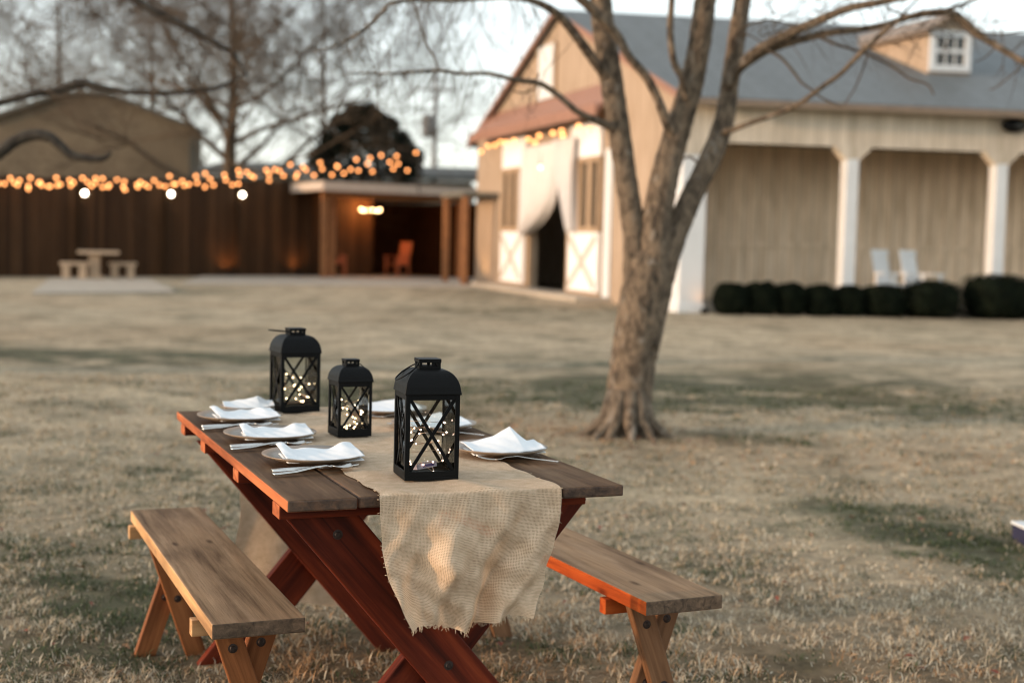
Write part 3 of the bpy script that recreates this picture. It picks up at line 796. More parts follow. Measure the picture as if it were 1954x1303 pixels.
for i, (u, v) in enumerate(((.171, .468), (.149, .868), (.141, 1.255))):
    plate(('brown rimmed charger plate, ' + near[i]), u, v)
    napkin('white napkin with raised corners on the %s plate' % seat_words[i], u + .012, v - .022, TY * 1 + .02 + TY * 0, 11 + i, lx=.196 - .008 * i)
    knife('dinner knife below the %s plate' % seat_words[i], u - .02, v - .122 + .01, TY + .21 - .06 * i)
    spoon('spoon lying in front of the %s plate' % seat_words[i], u - .035, v - .172 + .012, TY + .20 - .05 * i)
    fork('fork lying behind the %s plate' % seat_words[i], u + .03, v + .142, TY + .1)
rw = ['nearest right', 'middle right', 'far right']
for i, (u, v) in enumerate(((.672, .478), (.655, .968), (.627, 1.345))):
    plate('charger plate on the right side, ' + ('nearest, under a peaked napkin' if i == 0 else 'behind the big lantern' if i == 1 else 'farthest, between two lanterns'), u, v)
    napkin('white napkin %s on the %s plate' % ('rising to one tall peak' if i == 0 else 'folded flat', rw[i]), u + (.0 if i == 0 else -.01), v - .01, TY + (.02 if i == 0 else .06), 31 + i, .205, .12, .026 if i == 0 else .012, True)
    fork('fork in front of the %s plate' % rw[i], u + .0, v - .135 + .01, TY + math.pi - .36)
    knife('dinner knife behind the %s plate' % rw[i], u + .01, v + .14, TY + math.pi + .1)
plate('charger plate at the far end of the table', .205, 1.465, .085)
napkin('limp beige looking napkin at the far end of the table', .205, 1.485, TY, 77, .16, .10, .012, True)

# ------------------------------------------------------------------ main tree
def px_path(pts, Y, r_px, dY=None):
    P = []; RR = []
    for i, (x, y) in enumerate(pts):
        yy = Y + (dY[i] if dY else 0)
        P.append(atY(x, y, yy)); RR.append(r_px[i] * yy / FPX)
    return P, RR
def grow(mb, p, d, length, rad, depth, rr, n=5, up=.10, split=(2, 4), spread=.75, droop=0, minr=.003):
    """recursive bare branch"""
    segs = 4; pts = [p.copy()]; rs = [rad]; q = p.copy(); dd = d.normalized()
    for i in range(segs):
        dd = (dd + Vector((rr.gauss(0, .13), rr.gauss(0, .13), rr.gauss(0, .13) + up - droop))).normalized()
        q = q + dd * (length / segs); pts.append(q.copy()); rs.append(max(minr * .5, rad * (1 - .5 * (i + 1) / segs)))
    mb.tube(pts, rs, max(3, n), cap=False)
    if depth <= 0: return
    for k in range(rr.randint(*split)):
        i = rr.randint(1, segs)
        ax = Vector((rr.gauss(0, 1), rr.gauss(0, 1), rr.gauss(0, 1))).normalized()
        nd = (dd + ax * spread).normalized()
        grow(mb, pts[i], nd, length * rr.uniform(.55, .85), rs[i] * .62, depth - 1, rr, max(3, n - 1), up, split, spread, droop, minr)
rt = random.Random(21)
TYD = 9.55
mt = thing('bare_tree', 'bare forked tree with mottled bark on the lawn behind the table', 'tree', atZ(1195, 834))
base = mt.location.copy()
def rel(P): return [p - base for p in P]
def limb(name, pts, rpx, dY=None, n=16, mat_='bark', jit=.045, Yc=TYD, sub=8):
    P, RR = px_path(pts, Yc, [x * .86 for x in rpx], dY); P, RR = spline(rel(P), RR, sub)
    # fine wander
    q = MB(); q.tube(P, RR, n, jit=jit, r_=rt); return q.build(name, M[mat_], mt, True)
q = MB()
P, RR = px_path([(1197, 850), (1196, 830), (1197, 805), (1200, 760), (1208, 690), (1216, 620), (1228, 550), (1237, 500), (1243, 465), (1246, 440)], TYD, [62, 55, 48, 45, 43, 42, 42, 40, 24, 6])
P, RR = spline(rel(P), RR, 9); q.tube(P, RR, 22, jit=.04, r_=rt)
for k in range(13):                      # root flare
    a = 2 * math.pi * k / 13 + rt.uniform(-.2, .2); L_ = rt.uniform(.26, .40)
    dv = Vector((math.cos(a), math.sin(a), 0)); c0 = Vector((0, 0, 0))
    q.tube([c0 + dv * .09 + Vector((0, 0, .32)), c0 + dv * .15 + Vector((0, 0, .12)), c0 + dv * (L_ * .8) + Vector((0, 0, .02)), c0 + dv * (L_ * 1.15) + Vector((0, 0, -.05))], [.05, .045, .028, .012], 8, jit=.06, r_=rt)
q.build('trunk', M['bark'], mt, True)
# stems
limb('limb', [(1210, 660), (1214, 540), (1210, 450), (1202, 390), (1190, 310), (1178, 225), (1165, 145), (1152, 60), (1146, 0), (1138, -90), (1120, -220)], [32, 31, 26, 25, 24, 25, 26, 25, 24, 20, 14])
limb('limb', [(1226, 660), (1246, 540), (1250, 450), (1264, 360), (1282, 285), (1302, 220), (1322, 150), (1336, 75), (1346, 0), (1362, -100), (1370, -230)], [36, 38, 35, 32, 30, 28, 26, 25, 24, 19, 13], [-.02, -.02, -.02, .0, .03, .02, 0, -.05, -.1, -.2, -.4])
limb('limb', [(1228, 680), (1250, 580), (1270, 500), (1300, 420), (1332, 350), (1362, 290), (1383, 225), (1394, 150), (1405, 80), (1417, 0), (1436, -90), (1470, -220)], [32, 32, 29, 26, 24, 24, 22, 20, 19, 19, 16, 10], [0, 0, 0, .05, .1, .14, .16, .2, .2, .25, .35, .5])
limb('limb', [(1292, 270), (1276, 242), (1258, 196), (1233, 147), (1199, 107), (1176, 66), (1130, 18), (1095, -15), (1040, -90)], [14, 12, 10, 10, 9.5, 10, 11, 10, 7], [0, -.05, -.1, -.14, -.18, -.2, -.25, -.3, -.4])
limb('limb', [(1310, 190), (1302, 150), (1286, 118), (1279, 61), (1282, 0), (1284, -80)], [10, 9, 8, 7.5, 7, 5], [-.05, -.1, -.12, -.15, -.2, -.3])
limb('limb', [(1158, 145), (1138, 122), (1100, 70), (1064, 28), (1018, 3), (960, -5), (874, 1), (783, 1), (746, 8), (730, 23), (712, 42), (686, 63), (663, 77), (639, 89), (600, 98)], [13, 12, 11, 10, 7, 5.5, 4.8, 4.4, 4.6, 4.6, 4.4, 3.8, 3.4, 2.8, 1.8], [-.05, -.1, -.2, -.3, -.4, -.5, -.6, -.7, -.8, -.8, -.85, -.9, -.9, -.95, -1], 8)
limb('limb', [(1170, 245), (1142, 232), (1104, 215), (1066, 183), (1030, 160), (985, 153), (930, 141), (880, 141), (838, 135), (790, 138), (740, 141), (690, 140), (650, 144)], [10, 8.5, 7.5, 7, 6.5, 5.5, 4.5, 4.2, 4.2, 3.4, 3, 2.4, 1.2], [-.05, -.1, -.2, -.25, -.3, -.4, -.45, -.5, -.55, -.6, -.65, -.7, -.8], 8)
limb('limb', [(1388, 165), (1408, 132), (1450, 95), (1517, 60), (1568, 37), (1618, 17), (1668, 7), (1740, -8), (1830, -30)], [15, 13, 12, 11, 10, 9, 8.5, 7, 4], [.15, .05, -.05, -.1, -.2, -.3, -.4, -.5, -.6], 10)
limb('limb', [(1400, 140), (1460, 98), (1534, 74), (1590, 62), (1635, 57), (1685, 49), (1740, 32), (1790, 24), (1826, 30), (1860, 62), (1902, 88), (1955, 120), (2030, 160)], [10, 10, 9, 8, 7.5, 7, 7.5, 8, 8.5, 8.5, 7.5, 6.5, 4], [.1, 0, -.05, -.1, -.1, -.15, -.2, -.25, -.3, -.35, -.4, -.5, -.6], 9)
limb('limb', [(1374, 254), (1398, 248), (1434, 234), (1484, 217), (1527, 197), (1568, 167), (1601, 144), (1628, 117), (1648, 97), (1685, 62), (1720, 38), (1765, 20)], [8, 6.5, 6, 6, 5.5, 5.5, 5.5, 5.5, 6, 5, 4, 2.5], [.1, 0, -.1, -.2, -.3, -.35, -.4, -.45, -.5, -.55, -.6, -.65], 8)
# small bare shoots
q = MB()
shoots = [([(1462, 95), (1490, 110), (1514, 137), (1530, 158), (1548, 171), (1568, 187), (1605, 204)], 3.2), ([(1558, 68), (1601, 87), (1645, 100), (1702, 127), (1735, 150), (1769, 161), (1782, 181)], 3.2),
          ([(1655, 108), (1642, 145), (1628, 174), (1608, 204)], 2), ([(1405, 62), (1440, 44), (1474, 39), (1514, 50), (1540, 62)], 2.4), ([(1404, 66), (1430, 68), (1456, 84)], 2), ([(1330, 310), (1316, 300), (1300, 305)], 3),
          ([(838, 135), (826, 105), (815, 88), (806, 60), (800, 30), (790, 2)], 2.6), ([(1030, 160), (1015, 172), (995, 178), (975, 172)], 2.2), ([(1640, 100), (1660, 84), (1690, 62), (1720, 30), (1760, -10)], 3.4),
          ([(1790, 24), (1840, 8), (1900, -20)], 4), ([(1860, 62), (1900, 66), (1960, 60)], 2), ([(1740, 32), (1700, 20), (1690, 5)], 2.5), ([(1902, 88), (1880, 110), (1860, 118)], 1.6), ([(1955, 122), (1935, 140), (1900, 168), (1888, 172)], 1.8)]
for pts, r0 in shoots:
    P, RR = px_path(pts, TYD - .4, [r0 * (1 - .6 * i / len(pts)) for i in range(len(pts))]); P, RR = spline(rel(P), RR, 4); q.tube(P, RR, 5, cap=False)
for k in range(110):                       # hanging twigs off the top left branch
    x = rt.uniform(640, 1040); y = rt.uniform(-6, 6) if x > 740 else rt.uniform(30, 90)
    if rt.random() < .3: y = 140
    p = atY(x, y, TYD - .6 + rt.uniform(-.4, .4)) - base
    dv = Vector((rt.uniform(-.5, .4), rt.uniform(-.3, .3), rt.choice((-1, -1, .6)) * rt.uniform(.5, 1)))
    grow(q, p, dv, rt.uniform(.18, .38), .0030, 1, rt, 3, 0, (1, 2), .6, 0, .001)
for k in range(110):
    x = rt.uniform(1440, 1960); y = 35 + rt.uniform(-30, 40) if x < 1840 else 60 + (x - 1840) * .5
    p = atY(x, y, TYD - .35 + rt.uniform(-.3, .3)) - base
    grow(q, p, Vector((rt.uniform(-.6, .9), rt.uniform(-.3, .3), rt.uniform(-.7, 1))), rt.uniform(.15, .32), .0034, 1, rt, 3, .02, (1, 2), .7, 0, .001)
for k in range(40):                       # the crown above the frame
    x, y = rt.choice([(1130, -160), (1365, -160), (1450, -160), (1284, -60), (1050, -70), (1700, -5), (1146, -40), (1410, -60)])
    p = atY(x, y, TYD + rt.uniform(-.2, .2)) - base
    grow(q, p, Vector((rt.uniform(-1, 1), rt.uniform(-.8, .8), rt.uniform(.2, 1))), rt.uniform(.5, .9), .014, 3, rt, 4, .08, (2, 3), .7)
q.build('crown', M['twig'], mt, True)

# ------------------------------------------------------------------ old tree outside the left edge, its dark limbs reach in
LY = 12.5
lt = thing('bare_tree', 'dark limbed tree past the left edge, gnarled branches reaching in', 'tree', (-6.3, LY, 0))
q = MB(); q.tube(*spline([(0, 0, -.1), (.05, .1, 1.0), (-.05, 0, 2.2), (.1, .1, 3.6), (.15, 0, 5.2)], [.34, .27, .24, .2, .12], 5), n=14, jit=.05, r_=rt); q.build('trunk', M['bark_dark'], lt, True)
def llimb(start, pts, rpx, Yc):
    P, RR = px_path(pts, Yc, rpx); P = [p - lt.location for p in P]
    P = [Vector(start)] + P; RR = [RR[0] * 1.3] + RR
    P, RR = spline(P, RR, 5); q = MB(); q.tube(P, RR, 10, jit=.06, r_=rt); q.build('limb', M['bark_dark'], lt, True); return P
llimb((.0, 0, 2.3), [(-110, 225), (-40, 205), (10, 194), (60, 181), (110, 172), (150, 160), (190, 167), (240, 176), (310, 178), (370, 174), (420, 165), (470, 140)], [9, 8, 7, 7, 7.5, 9.5, 7, 5.5, 5, 4.5, 4, 2], LY)
llimb((.0, 0, 1.6), [(-80, 345), (-30, 312), (4, 288), (32, 268), (65, 258), (95, 263), (116, 280), (136, 297), (165, 302), (195, 303), (212, 291)], [13, 12.5, 12, 11, 10.5, 10, 9.5, 8.5, 7, 6, 3], LY - .6)
llimb((.1, 0, 4.8), [(60, -160), (160, -70), (240, -12), (285, 18), (330, 40), (372, 62), (415, 86), (445, 104), (475, 150)], [13, 11, 9, 8, 8, 7, 6, 4.5, 2], LY)
q = MB()
for k in range(70):
    x = rt.uniform(0, 470); y = rt.uniform(-30, 120) if rt.random() < .65 else rt.uniform(150, 185)
    p = atY(x, y, LY + rt.uniform(-.6, .6)) - lt.location
    grow(q, p, Vector((rt.uniform(-.4, 1), rt.uniform(-.4, .4), rt.uniform(-.5, .8))), rt.uniform(.35, .7), .006, 2, rt, 3, .02, (1, 3), .7, 0, .002)
for k in range(6):
    grow(q, Vector((.1, 0, 4.2 + k * .2)), Vector((rt.uniform(-1, 1), rt.uniform(-1, 1), .7)), 1.6, .07, 4, rt, 5, .08, (2, 3), .7)
q.build('crown', M['twig'], lt, True)

# ------------------------------------------------------------------ bare trees beyond the fence
def far_tree(label, x, Y, h, tr_r, seed, depth, spread=.8, material='twig', lean=0, ln=.36, nb=9):
    rr = random.Random(seed); p0 = atY(x, 530, Y); p0.z = 0
    t_ = thing('bare_tree', label, 'tree', p0, 0, 'bare trees beyond the fence')
    q = MB(); pts = [(0, 0, -.2), (.05, 0, h * .12), (-.04, .1, h * .3), (.08 + lean * .3, 0, h * .5), (lean * .6, .1, h * .72), (lean, 0, h * .95)]
    P, RR = spline(pts, [tr_r * 1.35, tr_r, tr_r * .85, tr_r * .6, tr_r * .38, tr_r * .12], 4)
    q.tube(P, RR, 9, jit=.05, r_=rr); q.build('trunk', M['twig'], t_, True)
    c = MB()
    for k in range(nb):
        f = .26 + .68 * (k + rr.random()) / nb; i = min(len(P) - 1, int(f * (len(P) - 1)))
        a = k * 2.4 + rr.uniform(-.5, .5)
        grow(c, P[i], Vector((math.cos(a), math.sin(a) * .8, rr.uniform(.15, .8))), h * ln * (1.15 - .55 * f), RR[i] * .5, depth, rr, 5, .05, (3, 4), spread, 0, .013)
    c.build('crown', M[material], t_, True)
    return t_
far_tree('tall twiggy bare tree standing beyond the fence, left of the evergreen', 437, 50, 12.5, .27, 4, 5, .85, nb=20, ln=.42)
far_tree('thin bare tree behind the brown building at far left', 110, 74, 16, .22, 8, 5, .85, nb=11, ln=.36)
far_tree('slender bare tree between the tall one and the evergreen', 610, 60, 12.5, .17, 15, 5, .8, nb=12, ln=.36)
far_tree('bare tree peeking over the right side of the brown building', 285, 66, 13.5, .2, 19, 5, .85, nb=11, ln=.38)

def leaf_cloud(mb, blobs, n, size, rr, shell=.35):
    for k in range(n):
        c, r = rr.choice(blobs)
        v = Vector((rr.gauss(0, 1), rr.gauss(0, 1), rr.gauss(0, 1))).normalized() * (1 - shell * rr.random() ** 1.6)
        p = Vector(c) + Vector((v.x * r[0], v.y * r[1], v.z * r[2]))
        nv = (v + Vector((rr.gauss(0, .7), rr.gauss(0, .7), rr.gauss(0, .7)))).normalized(); t = nv.orthogonal().normalized(); b_ = nv.cross(t)
        a = rr.uniform(0, 6.28); t, b_ = t * math.cos(a) + b_ * math.sin(a), b_ * math.cos(a) - t * math.sin(a)
        s_ = size * rr.uniform(.6, 1.3)
        mb.add([p - t * s_ * .5, p + b_ * s_ * .3, p + t * s_ * .6, p - b_ * s_ * .3], [(0, 1, 2, 3)])
p0 = atY(690, 530, 54); p0.z = 0
ev = thing('evergreen_tree', 'dark dense evergreen tree rising behind the string lights', 'tree', p0)
q = MB(); q.tube([(0, 0, -.2), (0, 0, 2), (0, 0, 4.2)], [.22, .18, .08], 8); q.build('trunk', M['bark_dark'], ev, True)
re_ = random.Random(5); q = MB(); bl = []
def evp(x, y): p = atY(x, y, 54) - p0; return (p.x, rng.uniform(-.5, .5), p.z)
for (x, y, r) in ((690, 300, 1.5), (650, 280, 1.0), (700, 250, .95), (735, 270, .9), (640, 315, 1.0), (755, 310, .95), (690, 225, .45), (660, 245, .6), (780, 330, .6), (720, 235, .45), (615, 305, .5), (690, 345, 1.6), (672, 214, .28), (705, 208, .25), (648, 232, .3), (745, 240, .35), (765, 268, .38), (628, 268, .4), (716, 222, .3), (790, 300, .4), (660, 222, .25), (775, 285, .4)):
    bl.append((evp(x, y), (r, r, r)))
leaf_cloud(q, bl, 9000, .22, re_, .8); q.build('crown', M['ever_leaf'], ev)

# ------------------------------------------------------------------ far buildings and pole
def px_wall(name, parent, pts, Y0, depth, material, base_):
    q = MB(); lo = [atY(x, y, Y0) - base_ for (x, y) in pts]; hi = [p + Vector((0, depth, 0)) for p in lo]
    q.hexa(lo, hi); return q.build(name, material, parent)
fb = thing('brown_house', 'brown gable ended building beyond the fence at far left', 'building', (atY(165, 440, 60).x, 60, 0))
fb0 = fb.location.copy()
zc = lambda y: atY(165, y, 60).z
cx0 = 0; hw = 4.35
q = MB(); q.hexa([(-hw, 0, -.1), (hw, 0, -.1), (hw, 0, 3.35), (-hw, 0, 3.35)], [(-hw, 2.4, -.1), (hw, 2.4, -.1), (hw, 2.4, 3.35), (-hw, 2.4, 3.35)]); q.build('lower_wall', M['far_low'], fb)
q = MB(); q.hexa([(-hw + .02, .03, 3.35), (hw - .02, .03, 3.35), (hw - .02, .03, zc(238)), (.9, .03, zc(183)), (-.9, .03, zc(183)), (-hw + .02, .03, zc(238))], [(-hw + .02, 2.3, 3.35), (hw - .02, 2.3, 3.35), (hw - .02, 2.3, zc(238)), (.9, 2.3, zc(183)), (-.9, 2.3, zc(183)), (-hw + .02, 2.3, zc(238))]); q.build('wall', M['far_wall'], fb)
q = MB()
for s_ in (-1, 1):
    lo = [(s_ * .88, -.25, zc(182)), (s_ * (hw + .25), -.25, zc(244)), (s_ * (hw + .25), -.25, zc(244) + .16), (s_ * .88, -.25, zc(182) + .16)]
    if s_ < 0: lo = lo[::-1]
    q.hexa(lo, [(a, 2.6, c) for a, b_, c in lo])
q.box((0, 1.175, zc(182) + .08), (1.755, 2.84, .158)); q.build('roof', M['far_roof'], fb)
gbx = thing('low_outbuilding', 'long low dark roofed outbuilding just behind the fence', 'building', (atY(640, 440, 56).x, 56, 0))
q = MB(); q.box((0, 2.5, 1.75), (10.6, 5, 3.5)); q.build('wall', M['far_low'], gbx)
q = MB(); q.hexa([(-5.6, -.4, 3.5), (5.6, -.4, 3.5), (5.6, 5.4, 4.15), (-5.6, 5.4, 4.15)], [(-5.6, -.4, 3.66), (5.6, -.4, 3.66), (5.6, 5.4, 4.3), (-5.6, 5.4, 4.3)]); q.build('roof', M['far_roof'], gbx)
pp = atY(826, 440, 78); pp.z = 0
up = thing('utility_pole', 'grey utility pole with transformer against the pale sky', 'utility pole', pp)
q = MB(); q.tube([(0, 0, -.2), (0, 0, 5), (0, 0, 10.5)], [.17, .15, .12], 10); q.build('pole', M['pole'], up, True)
q = MB(); q.lathe([(0, 6.7), (.28, 6.75), (.3, 7.0), (.3, 7.8), (.26, 7.95), (0, 8.0)], 14, c=(-.42, 0, 0)); q.box((-.1, 0, 7.3), (.2, .08, .3)); q.build('transformer', M['pole'], up, True)
q = MB(); q.box((0, -.2, 9.3), (2.2, .12, .14)); q.build('cross_arm', M['pole'], up)

# ------------------------------------------------------------------ fence, its lamps and glow
FA = Vector((-13.351, 36.791, 0)); FDv = Vector((.732, .681, 0)).normalized()
fy = math.atan2(FDv.y, FDv.x)
fence = thing('board_fence', 'tall dark brown board fence closing the yard at left', 'fence', FA, fy)
M['fence_l'] = siding('dark fence planks', (.062, .031, .0135), (1, 0, 0), .145, .2, .5)
q = MB(); x = -5.0
while x < 12.0:
    h_ = 2.60 + .03 * x + rng.uniform(-.015, .015)
    q.box((x + .07, rng.uniform(-.006, .006), h_ / 2), (.138, .022, h_)); x += .145
q.build('boards', M['fence_l'], fence)
for z in (.45, 1.4, 2.35):
    q = MB(); q.box((3.5, .045, z), (17, .05, .09)); q.build('rail', M['fence_post'], fence)
lamps_s = (2.215, 4.80, 7.12)
for s_ in (-.37, 2.215, 4.80, 7.12, 9.6):
    q = MB(); q.box((s_, -.085, 1.35), (.14, .14, 2.7)); q.build('post', M['fence_post'], fence, bevel=.006)
for i, s_ in enumerate(lamps_s):
    p = FA + FDv * s_
    l_ = thing('fence_lamp', ('left', 'middle', 'right')[i] + 'most white globe lamp of three on the dark fence' if i != 1 else 'white globe lamp between the two others on the fence', 'lamp', p + Vector((FDv.y, -FDv.x, 0)) * .155 + Vector((0, 0, 2.18 + .03 * s_)), fy, 'globe lamps on the fence')
    q = MB(); q.ball((0, -.10, 0), .06, 14); q.build('globe', M['lamp'], l_, True)
    q = MB(); q.lathe([(0, 0), (.05, 0), (.05, .05), (.03, .06), (0, .06)], 12, c=(0, -.10, .056)); q.tube([(0, -.10, .105), (0, -.06, .15), (0, 0, .14)], .012, 6); q.build('bracket', M['black'], l_)
def uplight(label, p, e, dirv, size=1.0, colr=(1, .42, .12)):
    u_ = thing('uplight', label, 'uplight', p, 0, 'warm ground uplights')
    q = MB(); q.lathe([(0, 0), (.07, 0), (.075, .02), (.06, .11), (.045, .11), (.045, .09), (0, .09)], 14); q.build('housing', M['black'], u_)
    q = MB(); q.lathe([(0, .095), (.044, .095)], 14); q.build('lens', glow('uplight lens', colr, 3), u_)
    ld = bpy.data.lights.new('uplight_beam', 'SPOT'); ld.energy = e * .2; ld.color = colr; ld.spot_size = R(130); ld.spot_blend = 1; ld.shadow_soft_size = .05
    lo_ = bpy.data.objects.new('uplight_beam', ld); col.objects.link(lo_); lo_.parent = u_; lo_.location = (0, 0, .13)
    lo_.rotation_euler = Vector(dirv).to_track_quat('-Z', 'Y').to_euler()
fn = Vector((FDv.y, -FDv.x, 0))
uplight('small uplight at the fence foot below the rightmost lamp', FA + FDv * 6.75 + fn * .32, 40, (-fn * .25 + Vector((0, 0, 1))))
uplight('small uplight at the fence foot near the pavilion', FA + FDv * 9.1 + fn * .35, 34, (-fn * .25 + Vector((0, 0, 1))))

# string lights
def string_light(label, pts, rb, material, group, sag_pts=None, socket=True):
    o_ = Vector(pts[0]); t_ = thing('string_lights', label, 'string lights', o_, 0, group)
    q = MB(); P, RR = spline([Vector(p) - o_ + Vector((0, 0, rb * 1.7)) for p in pts], [.008] * len(pts), 3); q.tube(P, RR, 5, cap=False); q.build('cable', M['cable'], t_)
    for p in pts:
        q = MB(); q.ball(Vector(p) - o_, rb, 10); q.lathe([(rb * .4, rb * .85), (rb * .4, rb * 1.7), (0, rb * 1.7)], 8, c=tuple(Vector(p) - o_), mat=1)
        q.build('bulb', [material, M['cable']], t_, True)
    return t_
rs_ = random.Random(12)
cen = [(-60, 345), (0, 348), (100, 350), (200, 352), (300, 350), (400, 343), (500, 334), (600, 324), (700, 315), (800, 306)]
def cy_(x):
    for (a, ya), (b_, yb) in zip(cen, cen[1:]):
        if a <= x <= b_: return ya + (yb - ya) * (x - a) / (b_ - a)
    return cen[-1][1]
names = ['uppermost strand of amber bulbs sagging along the fence top', 'middle strand of amber bulbs strung along the fence top', 'lowest strand of amber bulbs strung along the fence top']
for k, (oy, ox) in enumerate(((-7, 9), (1, -3), (8, 3))):
    pts = []; x = -40 + ox
    while x < (795 if k == 1 else 785):
        f = max(0, (x - 100) / 700)
        yy = cy_(x) + oy * (.75 + .75 * f) + rs_.uniform(-6, 6); Yd = 35.2 + 5.2 * (x + 40) / 830 + .5 * k
        pts.append(atY(x + rs_.uniform(-9, 9) + (10 if k == 0 else 0) * f, yy, Yd + rs_.uniform(-.15, .15))); x += 22.5 + 8 * f
    pts.sort(key=lambda p: p.x)
    string_light(names[k], pts, .040, M['bulb'], 'strands of amber bulbs at the fence')
# ------------------------------------------------------------------ pavilion
PA = Vector((-5.75, 42.1, 0)); PB = Vector((-1.35, 45.0, 0)); pd = (PB - PA).normalized(); pn = Vector((-pd.y, pd.x, 0)); py = math.atan2(pd.y, pd.x); PW = (PB - PA).length; PD = 4.6
pav = thing('pavilion', 'open timber pavilion with pale roof edge between fence and barn', 'pavilion', PA, py)
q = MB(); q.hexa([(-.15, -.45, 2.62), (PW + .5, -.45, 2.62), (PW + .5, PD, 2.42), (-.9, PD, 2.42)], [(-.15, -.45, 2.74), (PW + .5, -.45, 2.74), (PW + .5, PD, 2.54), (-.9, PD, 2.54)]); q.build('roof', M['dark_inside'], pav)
q = MB(); q.hexa([(-.17, -.50, 2.58), (PW + .5, -.50, 2.58), (PW + .5, -.45, 2.58), (-.17, -.45, 2.58)], [(-.17, -.50, 2.86), (PW + .5, -.50, 2.86), (PW + .5, -.45, 2.86), (-.17, -.45, 2.86)]); q.build('fascia', M['pale_trim'], pav)
q = MB(); q.hexa([(-.19, -.45, 2.60), (-.15, -.45, 2.60), (-.90, PD, 2.40), (-.95, PD, 2.40)], [(-.19, -.45, 2.86), (-.15, -.45, 2.86), (-.90, PD, 2.66), (-.95, PD, 2.66)]); q.build('fascia', M['pale_trim'], pav)
for (x, y) in ((.1, 0), (.62, .5), (PW - .45, 0), (PW - .05, .4)):
    q = MB(); q.box((x, y, 1.31), (.17, .17, 2.62)); q.build('post', M['brown_post'], pav, bevel=.01)
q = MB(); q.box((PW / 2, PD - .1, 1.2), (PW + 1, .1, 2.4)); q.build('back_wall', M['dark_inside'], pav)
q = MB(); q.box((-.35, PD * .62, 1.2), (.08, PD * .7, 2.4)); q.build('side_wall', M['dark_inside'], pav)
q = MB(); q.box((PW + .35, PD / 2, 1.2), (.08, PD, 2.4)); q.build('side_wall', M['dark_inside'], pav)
q = MB(); q.box((PW / 2, 0, 2.5), (PW - .3, .12, .2)); q.build('beam', M['brown_post'], pav)
ch_p = PA + pd * (PW * .43) + pn * 1.2
mp_ = atY(800, 306, 42.9) - PA; q = MB(); q.tube([(mp_.x * pd.x + mp_.y * pd.y, mp_.x * pn.x + mp_.y * pn.y, 2.6), (mp_.x * pd.x + mp_.y * pd.y, mp_.x * pn.x + mp_.y * pn.y, mp_.z + .12)], .025, 8); q.build('mast', M['cable'], pav)
chd = thing('chandelier', 'round chandelier of glowing bulbs hanging in the pavilion', 'chandelier', ch_p + Vector((0, 0, 2.0)), py)
q = MB(); pts = [(.30 * math.cos(a * math.pi / 8), .30 * math.sin(a * math.pi / 8), 0) for a in range(17)]; q.tube(pts, .018, 6); q.tube([(0, 0, 0), (0, 0, .52)], .012, 6)
for a in range(4): q.tube([(0, 0, .2), (.30 * math.cos(a * math.pi / 2), .30 * math.sin(a * math.pi / 2), 0)], .01, 5)
q.build('ring', M['black'], chd)
for a in range(6):
    q = MB(); q.ball((.30 * math.cos(a * math.pi / 3 + .3), .30 * math.sin(a * math.pi / 3 + .3), .07 + .02 * (a % 3)), .036, 10); q.build('bulb', M['chand'], chd, True)
pl = bpy.data.lights.new('chandelier_light', 'POINT'); pl.energy = 26; pl.color = (1, .40, .12); pl.shadow_soft_size = .25
plo = bpy.data.objects.new('chandelier_light', pl); col.objects.link(plo); plo.parent = chd; plo.location = (0, 0, .16)

# ------------------------------------------------------------------ chairs
def slat_chair(name, label, cat, group, loc, rz, material, rock=True):
    t_ = thing(name, label, cat, loc, rz, group)
    q = MB(); q.box((0, 0, .42), (.52, .50, .03)); q.build('seat', material, t_, bevel=.006, M=Matrix.Rotation(-.06, 4, 'Y'))
    q = MB()
    for k in range(6): q.box((0, (k - 2.5) * .078, .36), (.02, .066, .72))
    q.box((.012, 0, .66), (.03, .49, .08)); q.box((.012, 0, .08), (.03, .49, .06))
    q.build('backrest', material, t_, bevel=.004, M=Matrix.Translation((-.25, 0, .42)) @ Matrix.Rotation(-.24, 4, 'Y'))
    for s_ in (-1, 1):
        q = MB(); q.box((.02, s_ * .285, .66), (.56, .09, .025)); q.build('armrest', material, t_, bevel=.005)
        q = MB(); q.box((.24, s_ * .265, .36), (.05, .045, .58)); q.build('leg', material, t_, bevel=.004)
        q = MB(); q.box((-.22, s_ * .265, .36), (.05, .045, .58)); q.build('leg', material, t_, bevel=.004)
        if rock:
            q = MB(); pts = [(-.48 + .96 * i / 10, s_ * .265, .03 + .09 * ((i - 5) / 5) ** 2) for i in range(11)]; q.tube(pts, .022, 6); q.build('rocker', material, t_, True)
    return t_
slat_chair('lounge_chair', 'rust red slatted chair inside the pavilion at left', 'chair', 'rust red chairs in the pavilion', PA + pd * 1.15 + pn * 1.3, py + math.pi * 1.4, M['rust_chair'], False)
slat_chair('lounge_chair', 'rust red slatted chair inside the pavilion at right', 'chair', 'rust red chairs in the pavilion', PA + pd * 3.15 + pn * 1.0, py + math.pi * 1.1, M['rust_chair'], False)

